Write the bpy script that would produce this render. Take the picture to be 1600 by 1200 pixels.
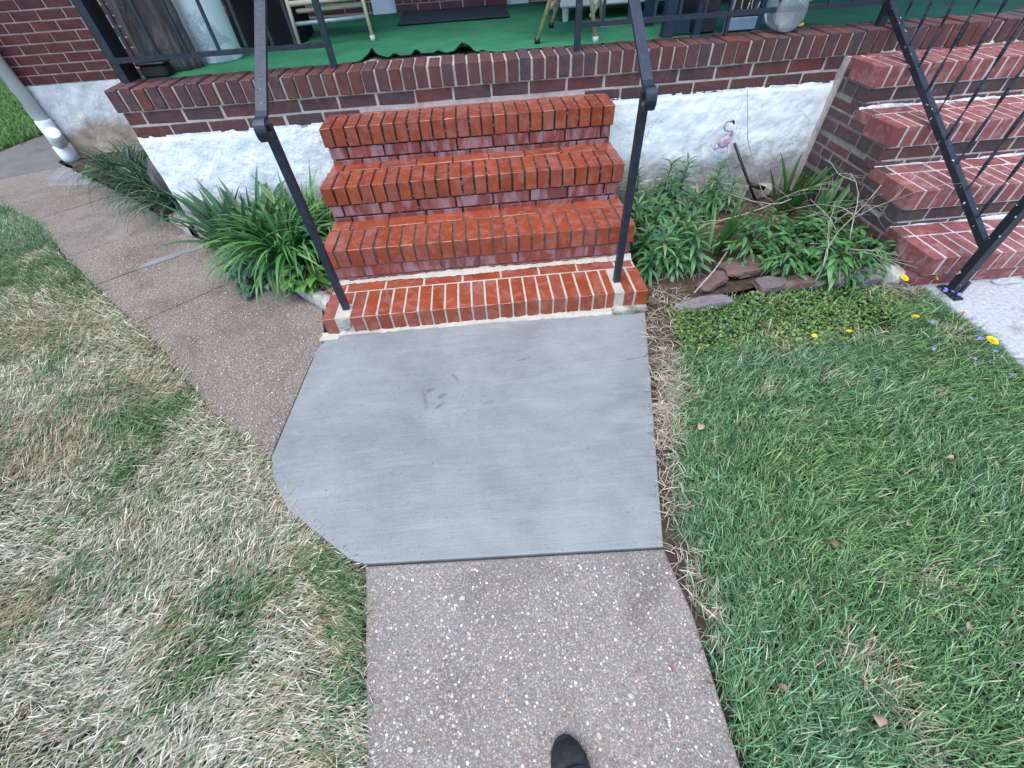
import bpy, bmesh, math, random
import numpy as np
from mathutils import Vector, Matrix, noise as mnoise

random.seed(7)
S = bpy.context.scene
COL = S.collection
for o in list(bpy.data.objects): bpy.data.objects.remove(o)

# ------------------------------------------------------------------ camera, sky, sun, exposure
cam = bpy.data.cameras.new('camera'); camo = bpy.data.objects.new('camera', cam); COL.objects.link(camo)
camo.location = (0.8410, -1.7035, 1.4077)
camo.rotation_euler = (0.732664, 0.047367, -0.086367)
cam.sensor_width = 36.0; cam.lens = 15.028; cam.clip_start = 0.02; cam.clip_end = 300
S.camera = camo
S.render.resolution_x, S.render.resolution_y = 1024, 768

SUN_EL, SUN_ROT = math.radians(72), math.radians(215)
W = bpy.data.worlds.new('World'); S.world = W; W.use_nodes = True
wn = W.node_tree.nodes; wl = W.node_tree.links
bg = wn['Background']; sky = wn.new('ShaderNodeTexSky'); sky.sky_type = 'NISHITA'; sky.sun_disc = False
sky.sun_elevation = SUN_EL; sky.sun_rotation = SUN_ROT; sky.air_density = 1.0; sky.dust_density = 1.0; sky.ozone_density = 1.0
wl.new(sky.outputs[0], bg.inputs[0]); bg.inputs[1].default_value = 0.15
sl = bpy.data.lights.new('sun', 'SUN'); sl.energy = 1.45; sl.angle = math.radians(50); sl.color = (1.0, 0.97, 0.93)
so = bpy.data.objects.new('sun', sl); COL.objects.link(so)
sd = Vector((math.sin(SUN_ROT)*math.cos(SUN_EL), math.cos(SUN_ROT)*math.cos(SUN_EL), math.sin(SUN_EL)))
so.rotation_euler = sd.to_track_quat('Z', 'Y').to_euler(); so.location = (0, -6, 8)
S.view_settings.view_transform = 'Standard'; S.view_settings.look = 'None'
S.view_settings.exposure = 1.35; S.view_settings.gamma = 1.0; S.view_settings.use_curve_mapping = False

# ------------------------------------------------------------------ materials
class NT:
    def __init__(s, name):
        s.m = bpy.data.materials.new(name); s.m.use_nodes = True
        s.t = s.m.node_tree; s.n = s.t.nodes; s.l = s.t.links
        s.b = s.n['Principled BSDF']; s.tc = s.n.new('ShaderNodeTexCoord')
    def set(s, sock, v):
        if hasattr(v, 'node'): s.l.new(v, sock)
        else: sock.default_value = v
    def noise(s, scale=5, detail=4, rough=.55, vec=None, stretch=None, dist=0):
        v = vec or s.tc.outputs['Object']
        if stretch:
            mp = s.n.new('ShaderNodeMapping'); s.l.new(v, mp.inputs[0]); mp.inputs['Scale'].default_value = stretch; v = mp.outputs[0]
        n = s.n.new('ShaderNodeTexNoise'); n.inputs['Scale'].default_value = scale; n.inputs['Detail'].default_value = detail
        n.inputs['Roughness'].default_value = rough; n.inputs['Distortion'].default_value = dist; s.l.new(v, n.inputs['Vector']); return n.outputs['Fac']
    def voro(s, scale, feature='F1', out='Distance', vec=None, rnd=1.0):
        n = s.n.new('ShaderNodeTexVoronoi'); n.feature = feature; n.inputs['Scale'].default_value = scale; n.inputs['Randomness'].default_value = rnd
        s.l.new(vec or s.tc.outputs['Object'], n.inputs['Vector']); return n.outputs[out]
    def ramp(s, fac, stops, interp='LINEAR'):
        r = s.n.new('ShaderNodeValToRGB'); r.color_ramp.interpolation = interp; e = r.color_ramp.elements
        while len(e) < len(stops): e.new(0.5)
        for i, (p, c) in enumerate(stops):
            e[i].position = p; e[i].color = (c, c, c, 1) if isinstance(c, (int, float)) else (*c, 1)
        s.l.new(fac, r.inputs[0]); return r.outputs[0]
    def mix(s, a, b, f, mode='MIX'):
        m = s.n.new('ShaderNodeMix'); m.data_type = 'RGBA'; m.blend_type = mode; m.clamp_factor = True
        s.set(m.inputs[0], f); s.set(m.inputs[6], (*a, 1) if isinstance(a, tuple) else a); s.set(m.inputs[7], (*b, 1) if isinstance(b, tuple) else b); return m.outputs[2]
    def math(s, op, a, b=0.0, c=None):
        m = s.n.new('ShaderNodeMath'); m.operation = op; s.set(m.inputs[0], a); s.set(m.inputs[1], b)
        if c is not None: s.set(m.inputs[2], c)
        return m.outputs[0]
    def bump(s, h, strength=.4, dist=.004):
        b = s.n.new('ShaderNodeBump'); b.inputs['Strength'].default_value = strength; b.inputs['Distance'].default_value = dist
        s.l.new(h, b.inputs['Height']); s.l.new(b.outputs[0], s.b.inputs['Normal'])
    def oinfo(s): 
        o = s.n.new('ShaderNodeObjectInfo'); return o.outputs['Random']
    def shifted(s, k=7.0):
        """object coordinates pushed apart by the object's random number, so pieces differ"""
        o = s.n.new('ShaderNodeObjectInfo'); c = s.n.new('ShaderNodeCombineXYZ')
        m = s.math('MULTIPLY', o.outputs['Random'], k*13)
        for i in range(3): s.l.new(m, c.inputs[i])
        v = s.n.new('ShaderNodeVectorMath'); v.operation = 'ADD'; s.l.new(s.tc.outputs['Object'], v.inputs[0]); s.l.new(c.outputs[0], v.inputs[1]); return v.outputs[0]
    def attr(s, name='col'):
        a = s.n.new('ShaderNodeAttribute'); a.attribute_name = name; return a.outputs['Color']
    def done(s, col, rough=.7, spec=.4, metal=0):
        s.set(s.b.inputs['Base Color'], (*col, 1) if isinstance(col, tuple) else col); s.set(s.b.inputs['Roughness'], rough)
        s.b.inputs['Specular IOR Level'].default_value = spec; s.b.inputs['Metallic'].default_value = metal; return s.m

def brick_mat(name, stops, dirt=(.05,.035,.03), haze=None, haze_amt=0, rough=(.45,.8), spec=.4, fleck=0.0, vert=False):
    t = NT(name); v = t.shifted()
    c = t.ramp(t.oinfo(), stops)
    c = t.mix(c, t.mix(c, dirt, .75), t.ramp(t.noise(9, 5, .6, v), [(.42, 0), (.8, .75)]))
    c = t.mix(c, t.mix(c, (.5,.2,.14), .4), t.ramp(t.noise(22, 4, .7, v), [(.5, 0), (.85, .4)]))
    if haze:
        h = t.noise(16, 4, .6, v, stretch=(1, 1, .25) if vert else (1, 1, 1), dist=.6)
        c = t.mix(c, haze, t.ramp(h, [(.62-haze_amt*.34, 0), (.74-haze_amt*.24, haze_amt)]))
    if fleck:
        c = t.mix(c, (.6,.57,.52), t.ramp(t.noise(85, 2, .5, v), [(.7, 0), (.76, fleck)]))
    t.bump(t.noise(140, 5, .7, v), .35, .002)
    r = t.ramp(t.noise(14, 3, .5, v), [(.3, rough[0]), (.7, rough[1])])
    return t.done(c, r, spec)

M = {}
M['tread'] = brick_mat('sealed orange brick', [(0,(.265,.052,.018)),(.3,(.215,.040,.016)),(.55,(.295,.062,.022)),(.75,(.235,.048,.022)),(.92,(.26,.075,.050)),(1,(.20,.042,.022))], dirt=(.15,.028,.013), haze=(.33,.15,.13), haze_amt=.42, rough=(.13,.42), spec=.6)
M['riser'] = brick_mat('hazed riser brick', [(0,(.20,.045,.034)),(.4,(.25,.052,.036)),(.7,(.145,.040,.036)),(1,(.22,.060,.045))], dirt=(.08,.025,.026), haze=(.38,.29,.33), haze_amt=.5, rough=(.4,.7), vert=True)
M['porch_brick'] = brick_mat('weathered dark brick', [(0,(.095,.032,.032)),(.22,(.070,.038,.041)),(.45,(.120,.032,.028)),(.62,(.062,.043,.048)),(.85,(.140,.035,.028)),(1,(.088,.040,.038))], dirt=(.05,.042,.045), haze=(.14,.09,.09), haze_amt=.3, rough=(.6,.9), fleck=.2)
M['house_brick'] = brick_mat('deep red house brick', [(0,(.070,.016,.019)),(.5,(.088,.020,.021)),(1,(.056,.017,.022))], dirt=(.04,.015,.018), rough=(.55,.85))
M['rtread'] = brick_mat('faded pink red brick', [(0,(.24,.066,.060)),(.4,(.19,.052,.052)),(.7,(.27,.085,.074)),(1,(.21,.068,.068))], dirt=(.12,.05,.05), haze=(.42,.27,.26), haze_amt=.4, rough=(.5,.8), fleck=.3)
M['rside'] = brick_mat('sooty brown brick', [(0,(.10,.042,.040)),(.25,(.035,.034,.036)),(.5,(.13,.048,.042)),(.75,(.055,.045,.045)),(1,(.09,.05,.048))], dirt=(.03,.028,.03), haze=(.2,.16,.15), haze_amt=.25, rough=(.6,.9), fleck=.25)

def mortar(name, a, b, scale=30, rough=.9, bs=.6):
    t = NT(name); c = t.ramp(t.noise(scale, 5, .65), [(.3, a), (.7, b)])
    c = t.mix(c, (.07,.065,.06), t.ramp(t.noise(7, 4, .6), [(.56, 0), (.78, .55)]))
    t.bump(t.noise(160, 5, .7), bs, .004); return t.done(c, rough, .2)
M['mortar_new'] = mortar('fresh beige mortar', (.38,.345,.285), (.50,.46,.39))
M['mortar_old'] = mortar('old pale mortar', (.37,.32,.29), (.54,.48,.44))
M['mortar_pale'] = mortar('pale pink white mortar', (.40,.34,.33), (.58,.52,.50))
M['bead'] = mortar('white painted bead', (.40,.38,.38), (.70,.69,.69), 22)
M['joint_red'] = mortar('grimy reddish joint', (.055,.032,.027), (.17,.115,.095))
M['mortar_grey'] = mortar('dull grey joint', (.15,.135,.12), (.30,.27,.245))
M['mortar_house'] = mortar('buff mortar', (.36,.28,.25), (.47,.38,.34))
t = NT('dark open joint'); c = t.ramp(t.noise(60, 3), [(.35,(.03,.022,.02)),(.62,(.06,.05,.045)),(.70,(.4,.35,.32))]); M['mortar_dark'] = t.done(c, .95, .1)

t = NT('white painted parge'); pos = t.tc.outputs['Object']
sep = t.n.new('ShaderNodeSeparateXYZ'); t.l.new(pos, sep.inputs[0])
c = t.ramp(t.noise(6, 5, .6), [(.3,(.74,.77,.78)),(.6,(.83,.86,.87))])
big = t.noise(3.2, 6, .65)
low = t.math('MULTIPLY', t.math('SUBTRACT', .42, sep.outputs['Z']), 1.5)
right = t.math('MULTIPLY', t.ramp(sep.outputs['X'], [(.0, 0), (1, 1)]), 1)
crkmask = t.ramp(sep.outputs['X'], [(.0, 0), (1, 1)]); wear = t.math('ADD', t.math('ADD', big, low), t.math('MULTIPLY', right, .06))
c = t.mix(c, t.ramp(t.noise(40, 5, .7), [(.3,(.20,.19,.175)),(.7,(.40,.38,.35))]), t.ramp(wear, [(.70, 0), (.92, .9)]))
crk = t.voro(4.5, 'DISTANCE_TO_EDGE', vec=None)
wob = t.n.new('ShaderNodeVectorMath'); wob.operation = 'ADD'
nz = t.n.new('ShaderNodeTexNoise'); nz.inputs['Scale'].default_value = 9; nz.inputs['Detail'].default_value = 5; t.l.new(pos, nz.inputs['Vector'])
sc = t.n.new('ShaderNodeVectorMath'); sc.operation = 'SCALE'; sc.inputs['Scale'].default_value = .22; t.l.new(nz.outputs['Color'], sc.inputs[0])
t.l.new(pos, wob.inputs[0]); t.l.new(sc.outputs[0], wob.inputs[1])
crk = t.voro(3.6, 'DISTANCE_TO_EDGE', vec=wob.outputs[0])
line = t.math('MULTIPLY', t.ramp(crk, [(.0, 1), (.016, 0)]), t.math('MULTIPLY', t.ramp(t.noise(2.6, 3), [(.47, 0), (.6, .42)]), t.ramp(sep.outputs['X'], [(.4, .06), (.9, 1)])))
c = t.mix(c, (.22,.22,.21), line)
c = t.mix(c, (.42,.31,.17), t.ramp(t.noise(17, 3), [(.69, 0), (.76, .45)]))
c = t.mix(c, (.24,.21,.17), t.ramp(t.math('ADD', t.math('MULTIPLY', sep.outputs['Z'], -2.6), t.noise(9, 6, .7)), [(.10, 0), (.55, .75)]))
t.bump(t.math('SUBTRACT', t.math('MULTIPLY', t.math('ADD', t.noise(26, 7, .70), t.math('MULTIPLY', t.noise(70, 4, .6), .6)), t.ramp(sep.outputs['X'], [(.3, 1), (.9, .38)])), line), 0.5, .014); M['parge'] = t.done(c, .75, .3)

t = NT('stained foundation render'); pos = t.tc.outputs['Object']; sep = t.n.new('ShaderNodeSeparateXYZ'); t.l.new(pos, sep.inputs[0])
c = t.ramp(t.noise(5, 5), [(.3,(.50,.53,.56)),(.7,(.62,.64,.66))])
st = t.math('ADD', t.noise(4, 6, .65), t.math('MULTIPLY', t.math('SUBTRACT', .34, sep.outputs['Z']), 1.3))
c = t.mix(c, t.ramp(t.noise(9, 5), [(.3,(.23,.165,.10)),(.7,(.40,.33,.24))]), t.ramp(st, [(.52, 0), (.75, .9)]))
t.bump(t.noise(30, 6, .7), .8, .012); M['foundation'] = t.done(c, .85, .2)

t = NT('fresh trowelled concrete')
c = t.ramp(t.noise(2.3, 7, .66, dist=.5), [(.34,(.160,.173,.173)),(.66,(.238,.252,.250))])
c = t.mix(c, (.30,.315,.313), t.ramp(t.noise(7, 6, .7, stretch=(.45, 2.2, 1), dist=.4), [(.50, 0), (.78, .55)]))
c = t.mix(c, (.115,.128,.132), t.ramp(t.noise(10, 6, .72, stretch=(.4, 2.6, 1), dist=.6), [(.55, 0), (.80, .55)]))
c = t.mix(c, (.085,.092,.095), t.ramp(t.noise(85, 3, .6), [(.63, 0), (.70, .6)]))
c = t.mix(c, (.36,.38,.38), t.ramp(t.noise(120, 3, .6), [(.62, 0), (.74, .4)]))
c = t.mix(c, (.13,.12,.10), t.ramp(t.noise(40, 5, .7), [(.68, 0), (.76, .45)]))
pos = t.tc.outputs['Object']
for (x, y, a, sx, sy) in [(.628,-.36,-.95,.055,.012),(.500,-.47,1.75,.085,.013),(.563,-.525,.6,.035,.013),(.776,-.531,.2,.032,.014),(.52,-.43,.5,.03,.016),(.575,-.47,.5,.03,.02),(1.45,-.35,.1,.09,.006),(.95,-.29,.2,.05,.006)]:
    mp = t.n.new('ShaderNodeMapping'); mp.vector_type = 'TEXTURE'; t.l.new(pos, mp.inputs[0])
    mp.inputs['Location'].default_value = (x, y, 0); mp.inputs['Rotation'].default_value = (0, 0, a); mp.inputs['Scale'].default_value = (sx, sy, 1)
    ln = t.n.new('ShaderNodeVectorMath'); ln.operation = 'LENGTH'; t.l.new(mp.outputs[0], ln.inputs[0])
    k = t.math('MULTIPLY', t.ramp(ln.outputs['Value'], [(.3, 1), (1, 0)]), t.ramp(t.noise(120, 3, .6), [(.38, 0), (.54, .62)]))
    c = t.mix(c, (.055,.06,.063), k)
t.bump(t.math('ADD', t.math('ADD', t.noise(200, 4, .65), t.noise(30, 5, .7)), t.noise(22, 4, .6, stretch=(.2, 4, 1))), .45, .004)
M['slab'] = t.done(c, t.ramp(t.noise(6, 3), [(.3,.42),(.7,.62)]), .4)

def aggregate(name, matrix_a, matrix_b, pebble=1.0, tint=(.15,.10,.08), tint_amt=.5, smooth=0.0, sm_col=(.3,.31,.33)):
    t = NT(name); pos = t.tc.outputs['Object']
    base = t.ramp(t.noise(2.4, 5, .6), [(.3, matrix_a), (.7, matrix_b)])
    base = t.mix(base, tint, t.ramp(t.noise(1.7, 5, .6), [(.47, 0), (.7, tint_amt)]))
    n1 = t.n.new('ShaderNodeTexVoronoi'); n1.inputs['Scale'].default_value = 135; t.l.new(pos, n1.inputs['Vector'])
    s1 = t.n.new('ShaderNodeSeparateColor'); t.l.new(n1.outputs['Color'], s1.inputs[0])
    pc = t.ramp(s1.outputs[0], [(0,(.10,.08,.065)),(.3,(.24,.185,.14)),(.55,(.38,.31,.24)),(.8,(.56,.50,.42)),(1,(.32,.20,.13))], 'LINEAR')
    inside = t.math('MULTIPLY', t.ramp(n1.outputs['Distance'], [(.36, 1), (.46, 0)]), t.ramp(s1.outputs[1], [(.42, 0), (.46, 1)]))
    c = t.mix(base, pc, t.math('MULTIPLY', inside, .60*pebble))
    n2 = t.n.new('ShaderNodeTexVoronoi'); n2.inputs['Scale'].default_value = 300; t.l.new(pos, n2.inputs['Vector'])
    s2 = t.n.new('ShaderNodeSeparateColor'); t.l.new(n2.outputs['Color'], s2.inputs[0])
    c = t.mix(c, t.ramp(s2.outputs[0], [(0,(.07,.06,.05)),(.6,(.28,.24,.20)),(1,(.55,.50,.43))]), t.math('MULTIPLY', t.ramp(s2.outputs[1], [(.5, 0), (.55, 1)]), .5*pebble))
    c = t.mix(c, t.mix(c, (.035,.03,.027), .8), t.ramp(t.noise(3.1, 6, .65, dist=.8), [(.50, 0), (.76, .6)]))
    if smooth:
        c = t.mix(c, sm_col, t.ramp(t.noise(1.3, 4, .6), [(.45, 0), (.6, smooth)]))
    t.bump(t.math('ADD', t.math('SUBTRACT', 1, n1.outputs['Distance']), t.noise(260, 3)), .6, .004)
    return t.done(c, .85, .25)
M['agg'] = aggregate('exposed aggregate concrete', (.175,.162,.147), (.240,.224,.206), tint=(.145,.125,.107), tint_amt=.4)
M['agg_walk'] = aggregate('worn aggregate walk', (.120,.100,.085), (.195,.170,.148), tint=(.085,.055,.040), tint_amt=.55)
M['walk_smooth'] = aggregate('worn smooth grey walk', (.100,.098,.097), (.145,.141,.138), pebble=.2, tint=(.075,.065,.058), tint_amt=.6)
M['patch'] = mortar('pale cement patch', (.16,.16,.165), (.235,.235,.24), 9, .85, .5)
M['rpath'] = mortar('bleached concrete', (.27,.28,.29), (.50,.51,.525), 55, .9, .8)
t = NT('rough grey curb'); c = t.ramp(t.noise(24, 6, .7), [(.3,(.22,.21,.19)),(.7,(.52,.51,.48))]); t.bump(t.noise(60, 6, .7), .9, .01); M['curb'] = t.done(c, .9, .2)
t = NT('brown garden soil'); c = t.ramp(t.noise(18, 6, .7), [(.3,(.045,.030,.022)),(.7,(.125,.088,.066))]); c = t.mix(c, (.3,.25,.19), t.ramp(t.noise(90, 3), [(.66, 0), (.74, .5)])); t.bump(t.noise(50, 6, .75), 1, .02); M['soil'] = t.done(c, .95, .1)
t = NT('thatch under grass'); c = t.ramp(t.noise(12, 6, .7), [(.3,(.016,.020,.010)),(.7,(.055,.050,.030))]); t.bump(t.noise(60, 5, .7), 1, .02); M['thatch'] = t.done(c, .95, .1)
t = NT('distant lawn ground'); c = t.ramp(t.noise(1.5, 6, .7), [(.3,(.05,.09,.03)),(.7,(.10,.15,.06))]); t.bump(t.noise(40, 5, .7), 1, .02); M['far'] = t.done(c, .95, .1)

def blade_mat(name, trans=.25, rough=.6, attr=True, col=None):
    t = NT(name); c = t.attr() if attr else col
    d = t.b; t.done(c, rough, .3)
    if attr or True:
        tr = t.n.new('ShaderNodeBsdfTranslucent'); t.set(tr.inputs[0], c if hasattr(c, 'node') else (*c, 1))
        mx = t.n.new('ShaderNodeMixShader'); mx.inputs[0].default_value = trans
        t.l.new(d.outputs[0], mx.inputs[1]); t.l.new(tr.outputs[0], mx.inputs[2]); t.l.new(mx.outputs[0], t.n['Material Output'].inputs[0])
    return t.m
M['blade'] = blade_mat('grass blades')
def leaf_mat(name, stops, trans=.2, rough=.42):
    t = NT(name); c = t.ramp(t.oinfo(), stops)
    c = t.mix(c, t.mix(c, (.02,.04,.015), .6), t.ramp(t.noise(20, 3, .6, t.shifted()), [(.5, 0), (.8, .5)]))
    t.done(c, rough, .45)
    tr = t.n.new('ShaderNodeBsdfTranslucent'); t.l.new(c, tr.inputs[0]); mx = t.n.new('ShaderNodeMixShader'); mx.inputs[0].default_value = trans
    t.l.new(t.b.outputs[0], mx.inputs[1]); t.l.new(tr.outputs[0], mx.inputs[2]); t.l.new(mx.outputs[0], t.n['Material Output'].inputs[0]); return t.m
M['daylily'] = leaf_mat('daylily leaf', [(0,(.030,.120,.026)),(.5,(.065,.200,.048)),(.85,(.11,.28,.075)),(1,(.20,.30,.10))])
M['liriope'] = leaf_mat('dark strap leaf', [(0,(.014,.050,.028)),(.6,(.026,.078,.042)),(.92,(.055,.12,.07)),(1,(.22,.22,.13))])
M['tulip'] = leaf_mat('stiff grey green leaf', [(0,(.05,.125,.065)),(.6,(.075,.165,.085)),(1,(.14,.20,.09))])
M['broad'] = leaf_mat('bright broad leaf', [(0,(.055,.17,.035)),(.6,(.085,.23,.045)),(1,(.12,.28,.06))])
M['greyleaf'] = leaf_mat('blue green leaf', [(0,(.045,.135,.075)),(.8,(.075,.185,.10)),(1,(.3,.42,.34))])
M['lily'] = leaf_mat('lily leaf', [(0,(.026,.105,.036)),(.5,(.060,.180,.068)),(.9,(.12,.28,.09)),(1,(.20,.26,.10))])
M['iris'] = leaf_mat('sword leaf', [(0,(.028,.095,.020)),(1,(.055,.155,.032))])
M['weed'] = leaf_mat('low weed leaf', [(0,(.030,.105,.032)),(.5,(.060,.175,.052)),(1,(.11,.26,.08))])
M['stem'] = leaf_mat('green stem', [(0,(.06,.13,.04)),(1,(.10,.15,.05))])
M['maple'] = leaf_mat('bronze green seedling leaf', [(0,(.12,.13,.05)),(1,(.17,.14,.06))])

def plain(name, col, rough=.5, spec=.4, metal=0, var=.25, scale=12, bump=.15):
    t = NT(name); c = t.mix(col, tuple(x*(1-var) for x in col), t.ramp(t.noise(scale, 5, .6), [(.35, 0), (.7, 1)]))
    t.bump(t.noise(scale*8, 4, .6), bump, .002); return t.done(c, rough, spec, metal)
t = NT('black painted iron'); c = t.mix((.010,.017,.032), (.028,.042,.070), t.ramp(t.noise(30, 5, .7), [(.45, 0), (.75, .7)]))
c = t.mix(c, (.10,.045,.025), t.ramp(t.noise(26, 6, .75), [(.66, 0), (.74, .8)])); c = t.mix(c, (.45,.46,.48), t.ramp(t.noise(75, 2, .5), [(.765, 0), (.79, .8)])); t.bump(t.noise(70, 5, .7), .5, .003); M['iron'] = t.done(c, .38, .5)
t = NT('black iron with white paint specks'); c = t.mix((.010,.014,.022), (.03,.04,.055), t.ramp(t.noise(30, 5, .7), [(.45, 0), (.75, .7)]))
c = t.mix(c, (.65,.66,.68), t.ramp(t.noise(62, 1, .4), [(.73, 0), (.75, .95)])); M['iron_speck'] = t.done(c, .42, .5)
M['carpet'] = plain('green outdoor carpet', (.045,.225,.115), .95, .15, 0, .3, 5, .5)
M['carpet_shaded'] = plain('green carpet with painted shade', (.010,.070,.050), .95, .15, 0, .3, 5, .5)  # same green carpet, with the deep porch shade put into its colour
M['carpet_back'] = plain('dark carpet underside', (.012,.03,.02), .95, .1)
M['white_pvc'] = plain('white plastic pipe', (.72,.76,.80), .35, .5, 0, .12, 7)
t = NT('white column paint'); c = t.ramp(t.noise(3, 4), [(.3,(.80,.84,.88)),(.7,(.86,.89,.92))]); pk = t.ramp(t.noise(4.5, 6, .7), [(.52, 0), (.56, .75)]); c = t.mix(c, (.46,.50,.60), pk); t.bump(pk, .5, .003); M['column'] = t.done(c, .5, .4)
t = NT('grey bark'); c = t.ramp(t.noise(7, 7, .75, stretch=(2.4, 2.4, .5), dist=1.2), [(.3,(.045,.043,.045)),(.5,(.13,.12,.118)),(.72,(.30,.275,.265))]); t.bump(t.noise(9, 7, .75, stretch=(2.6, 2.6, .6), dist=1.2), 1, .03); M['bark'] = t.done(c, .9, .2)
M['black_fabric'] = plain('black cover fabric', (.006,.007,.010), .8, .2)
M['beige_metal'] = plain('cream enamelled tube', (.52,.47,.33), .4, .5, 0, .15)
M['grey_metal'] = plain('grey metal bar', (.32,.38,.40), .35, .5, .2)
M['white_cap'] = plain('white rubber foot', (.62,.63,.60), .6, .3)
M['white_panel'] = plain('white appliance enamel', (.60,.63,.66), .35, .5, 0, .08)
M['navy'] = plain('dark blue painted wood', (.014,.030,.062), .5, .4)
M['bluegrey'] = plain('blue grey plastic', (.17,.25,.34), .4, .4)
M['black_plastic'] = plain('black plastic', (.010,.012,.014), .4, .5)
M['white_paint'] = plain('white door trim paint', (.66,.71,.78), .45, .4, 0, .1)
M['doormat'] = plain('charcoal door mat', (.045,.055,.065), .95, .1, 0, .3, 30, .6)
M['yellow_plastic'] = plain('yellow plastic', (.55,.38,.06), .4, .4)
M['red_plastic'] = plain('red plastic', (.38,.05,.06), .5, .4)
M['roof'] = plain('porch ceiling paint', (.30,.32,.33), .7, .3)
M['wood'] = plain('pale wood', (.42,.36,.22), .5, .4, 0, .3, 20)
t = NT('clear jug plastic'); t.b.inputs['Transmission Weight'].default_value = .85; t.b.inputs['IOR'].default_value = 1.35; t.bump(t.noise(25, 3), .3, .01); M['clear'] = t.done((.80,.88,.92), .18, .5)
M['water_blue'] = plain('blue bag plastic', (.10,.30,.45), .3, .5)
M['flamingo'] = plain('faded pink plastic', (.50,.38,.46), .6, .3, 0, .4, 70, .6)
M['beak'] = plain('black beak', (.015,.015,.016), .5, .4)
M['twig'] = plain('dry grey twig', (.40,.37,.30), .85, .2, 0, .4, 40, .4)
M['straw_m'] = M['blade']
M['petal_y'] = plain('yellow petals', (.85,.62,.01), .6, .3, 0, .12)
M['petal_v'] = plain('violet petals', (.22,.20,.62), .6, .3, 0, .2)
M['deadleaf'] = leaf_mat('dry brown leaf', [(0,(.14,.075,.04)),(.5,(.27,.18,.11)),(1,(.40,.29,.21))], .1, .7)
M['shoe'] = plain('black navy shoe leather', (.010,.014,.026), .45, .5, 0, .5, 30, .8)
M['sole'] = plain('black rubber sole', (.022,.023,.024), .7, .3, 0, .6, 50, .8)
M['stone_p'] = None
def stone_mat(name, a, b):
    t = NT(name); c = t.ramp(t.noise(14, 6, .7, t.shifted()), [(.3, a), (.7, b)]); c = t.mix(c, (.55,.5,.48), t.ramp(t.noise(70, 2), [(.7, 0), (.76, .6)])); t.bump(t.noise(45, 6, .7), .8, .01); return t.done(c, .85, .25)
M['stone_red'] = stone_mat('red brown stone', (.105,.062,.055), (.185,.115,.10))
M['stone_mauve'] = stone_mat('mauve grey stone', (.135,.115,.122), (.255,.22,.232))
M['stone_dark'] = stone_mat('dusky stone', (.085,.07,.072), (.165,.135,.13))
M['chunk'] = stone_mat('broken pale concrete', (.26,.25,.22), (.55,.53,.48))
M['rubble'] = stone_mat('lichen stained mortar', (.11,.11,.085), (.50,.48,.42))
M['pebble'] = blade_mat('loose pebbles', .0, .6)

# ------------------------------------------------------------------ object helpers
def tag(o, label=None, cat=None, group=None, kind=None):
    if label: o['label'] = label
    if cat: o['category'] = cat
    if group: o['group'] = group
    if kind: o['kind'] = kind
    return o
def link(name, me, mat=None, parent=None):
    o = bpy.data.objects.new(name, me); COL.objects.link(o)
    if mat is not None and not me.materials: me.materials.append(M[mat] if isinstance(mat, str) else mat)
    if parent: o.parent = parent
    return o
def empty(name, loc=(0,0,0), rz=0, label=None, cat=None, group=None, kind=None):
    o = bpy.data.objects.new(name, None); COL.objects.link(o); o.location = loc; o.rotation_euler.z = rz; o.empty_display_size = .05
    return tag(o, label, cat, group, kind)
def child(name, me, mat, par, world=True):
    """part of a thing whose mesh is written in the thing's own coordinates (world=False) or in world coordinates"""
    o = link(name, me, mat, par)
    if world: o.matrix_parent_inverse = par.matrix_basis.inverted() if False else Matrix.Translation(-Vector(par.location))
    return o
def dup(root, label=None):
    r = root.copy(); COL.objects.link(r)
    if label: r['label'] = label
    for ch in root.children:
        c = ch.copy(); COL.objects.link(c); c.parent = r
        for g in ch.children:
            d = g.copy(); COL.objects.link(d); d.parent = c
    return r
def mesh(name, v, f, smooth=False):
    me = bpy.data.meshes.new(name); me.from_pydata([tuple(x) for x in v], [], f); me.update()
    if smooth:
        me.polygons.foreach_set('use_smooth', [True]*len(me.polygons))
    return me
class MB:
    def __init__(s): s.v = []; s.f = []
    def add(s, v, f):
        n = len(s.v); s.v += [tuple(x) for x in v]; s.f += [tuple(i+n for i in q) for q in f]; return s
    def box(s, x0, x1, y0, y1, z0, z1, b=0.0):
        v, f = chamfer(x1-x0, y1-y0, z1-z0, b) if b else boxvf(x1-x0, y1-y0, z1-z0)
        c = ((x0+x1)/2, (y0+y1)/2, (z0+z1)/2); return s.add([(a+c[0], d+c[1], e+c[2]) for a, d, e in v], f)
    def tube(s, pts, r, n=8, closed=False, square=False):
        v, f = tubevf(pts, r, n, square); return s.add(v, f)
    def me(s, name, smooth=False): return mesh(name, s.v, s.f, smooth)
def boxvf(a, b, c):
    a, b, c = a/2, b/2, c/2
    v = [(x, y, z) for z in (-c, c) for y in (-b, b) for x in (-a, a)]
    return v, [(0,2,3,1),(4,5,7,6),(0,1,5,4),(2,6,7,3),(0,4,6,2),(1,3,7,5)]
def chamfer(a, b, c, k):
    bm = bmesh.new(); bmesh.ops.create_cube(bm, size=1.0)
    for q in bm.verts: q.co = Vector((q.co.x*a, q.co.y*b, q.co.z*c))
    bmesh.ops.bevel(bm, geom=list(bm.edges), offset=k, segments=1, affect='EDGES', profile=.5)
    bm.verts.index_update(); v = [tuple(q.co) for q in bm.verts]; f = [tuple(x.index for x in q.verts) for q in bm.faces]; bm.free(); return v, f
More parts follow.
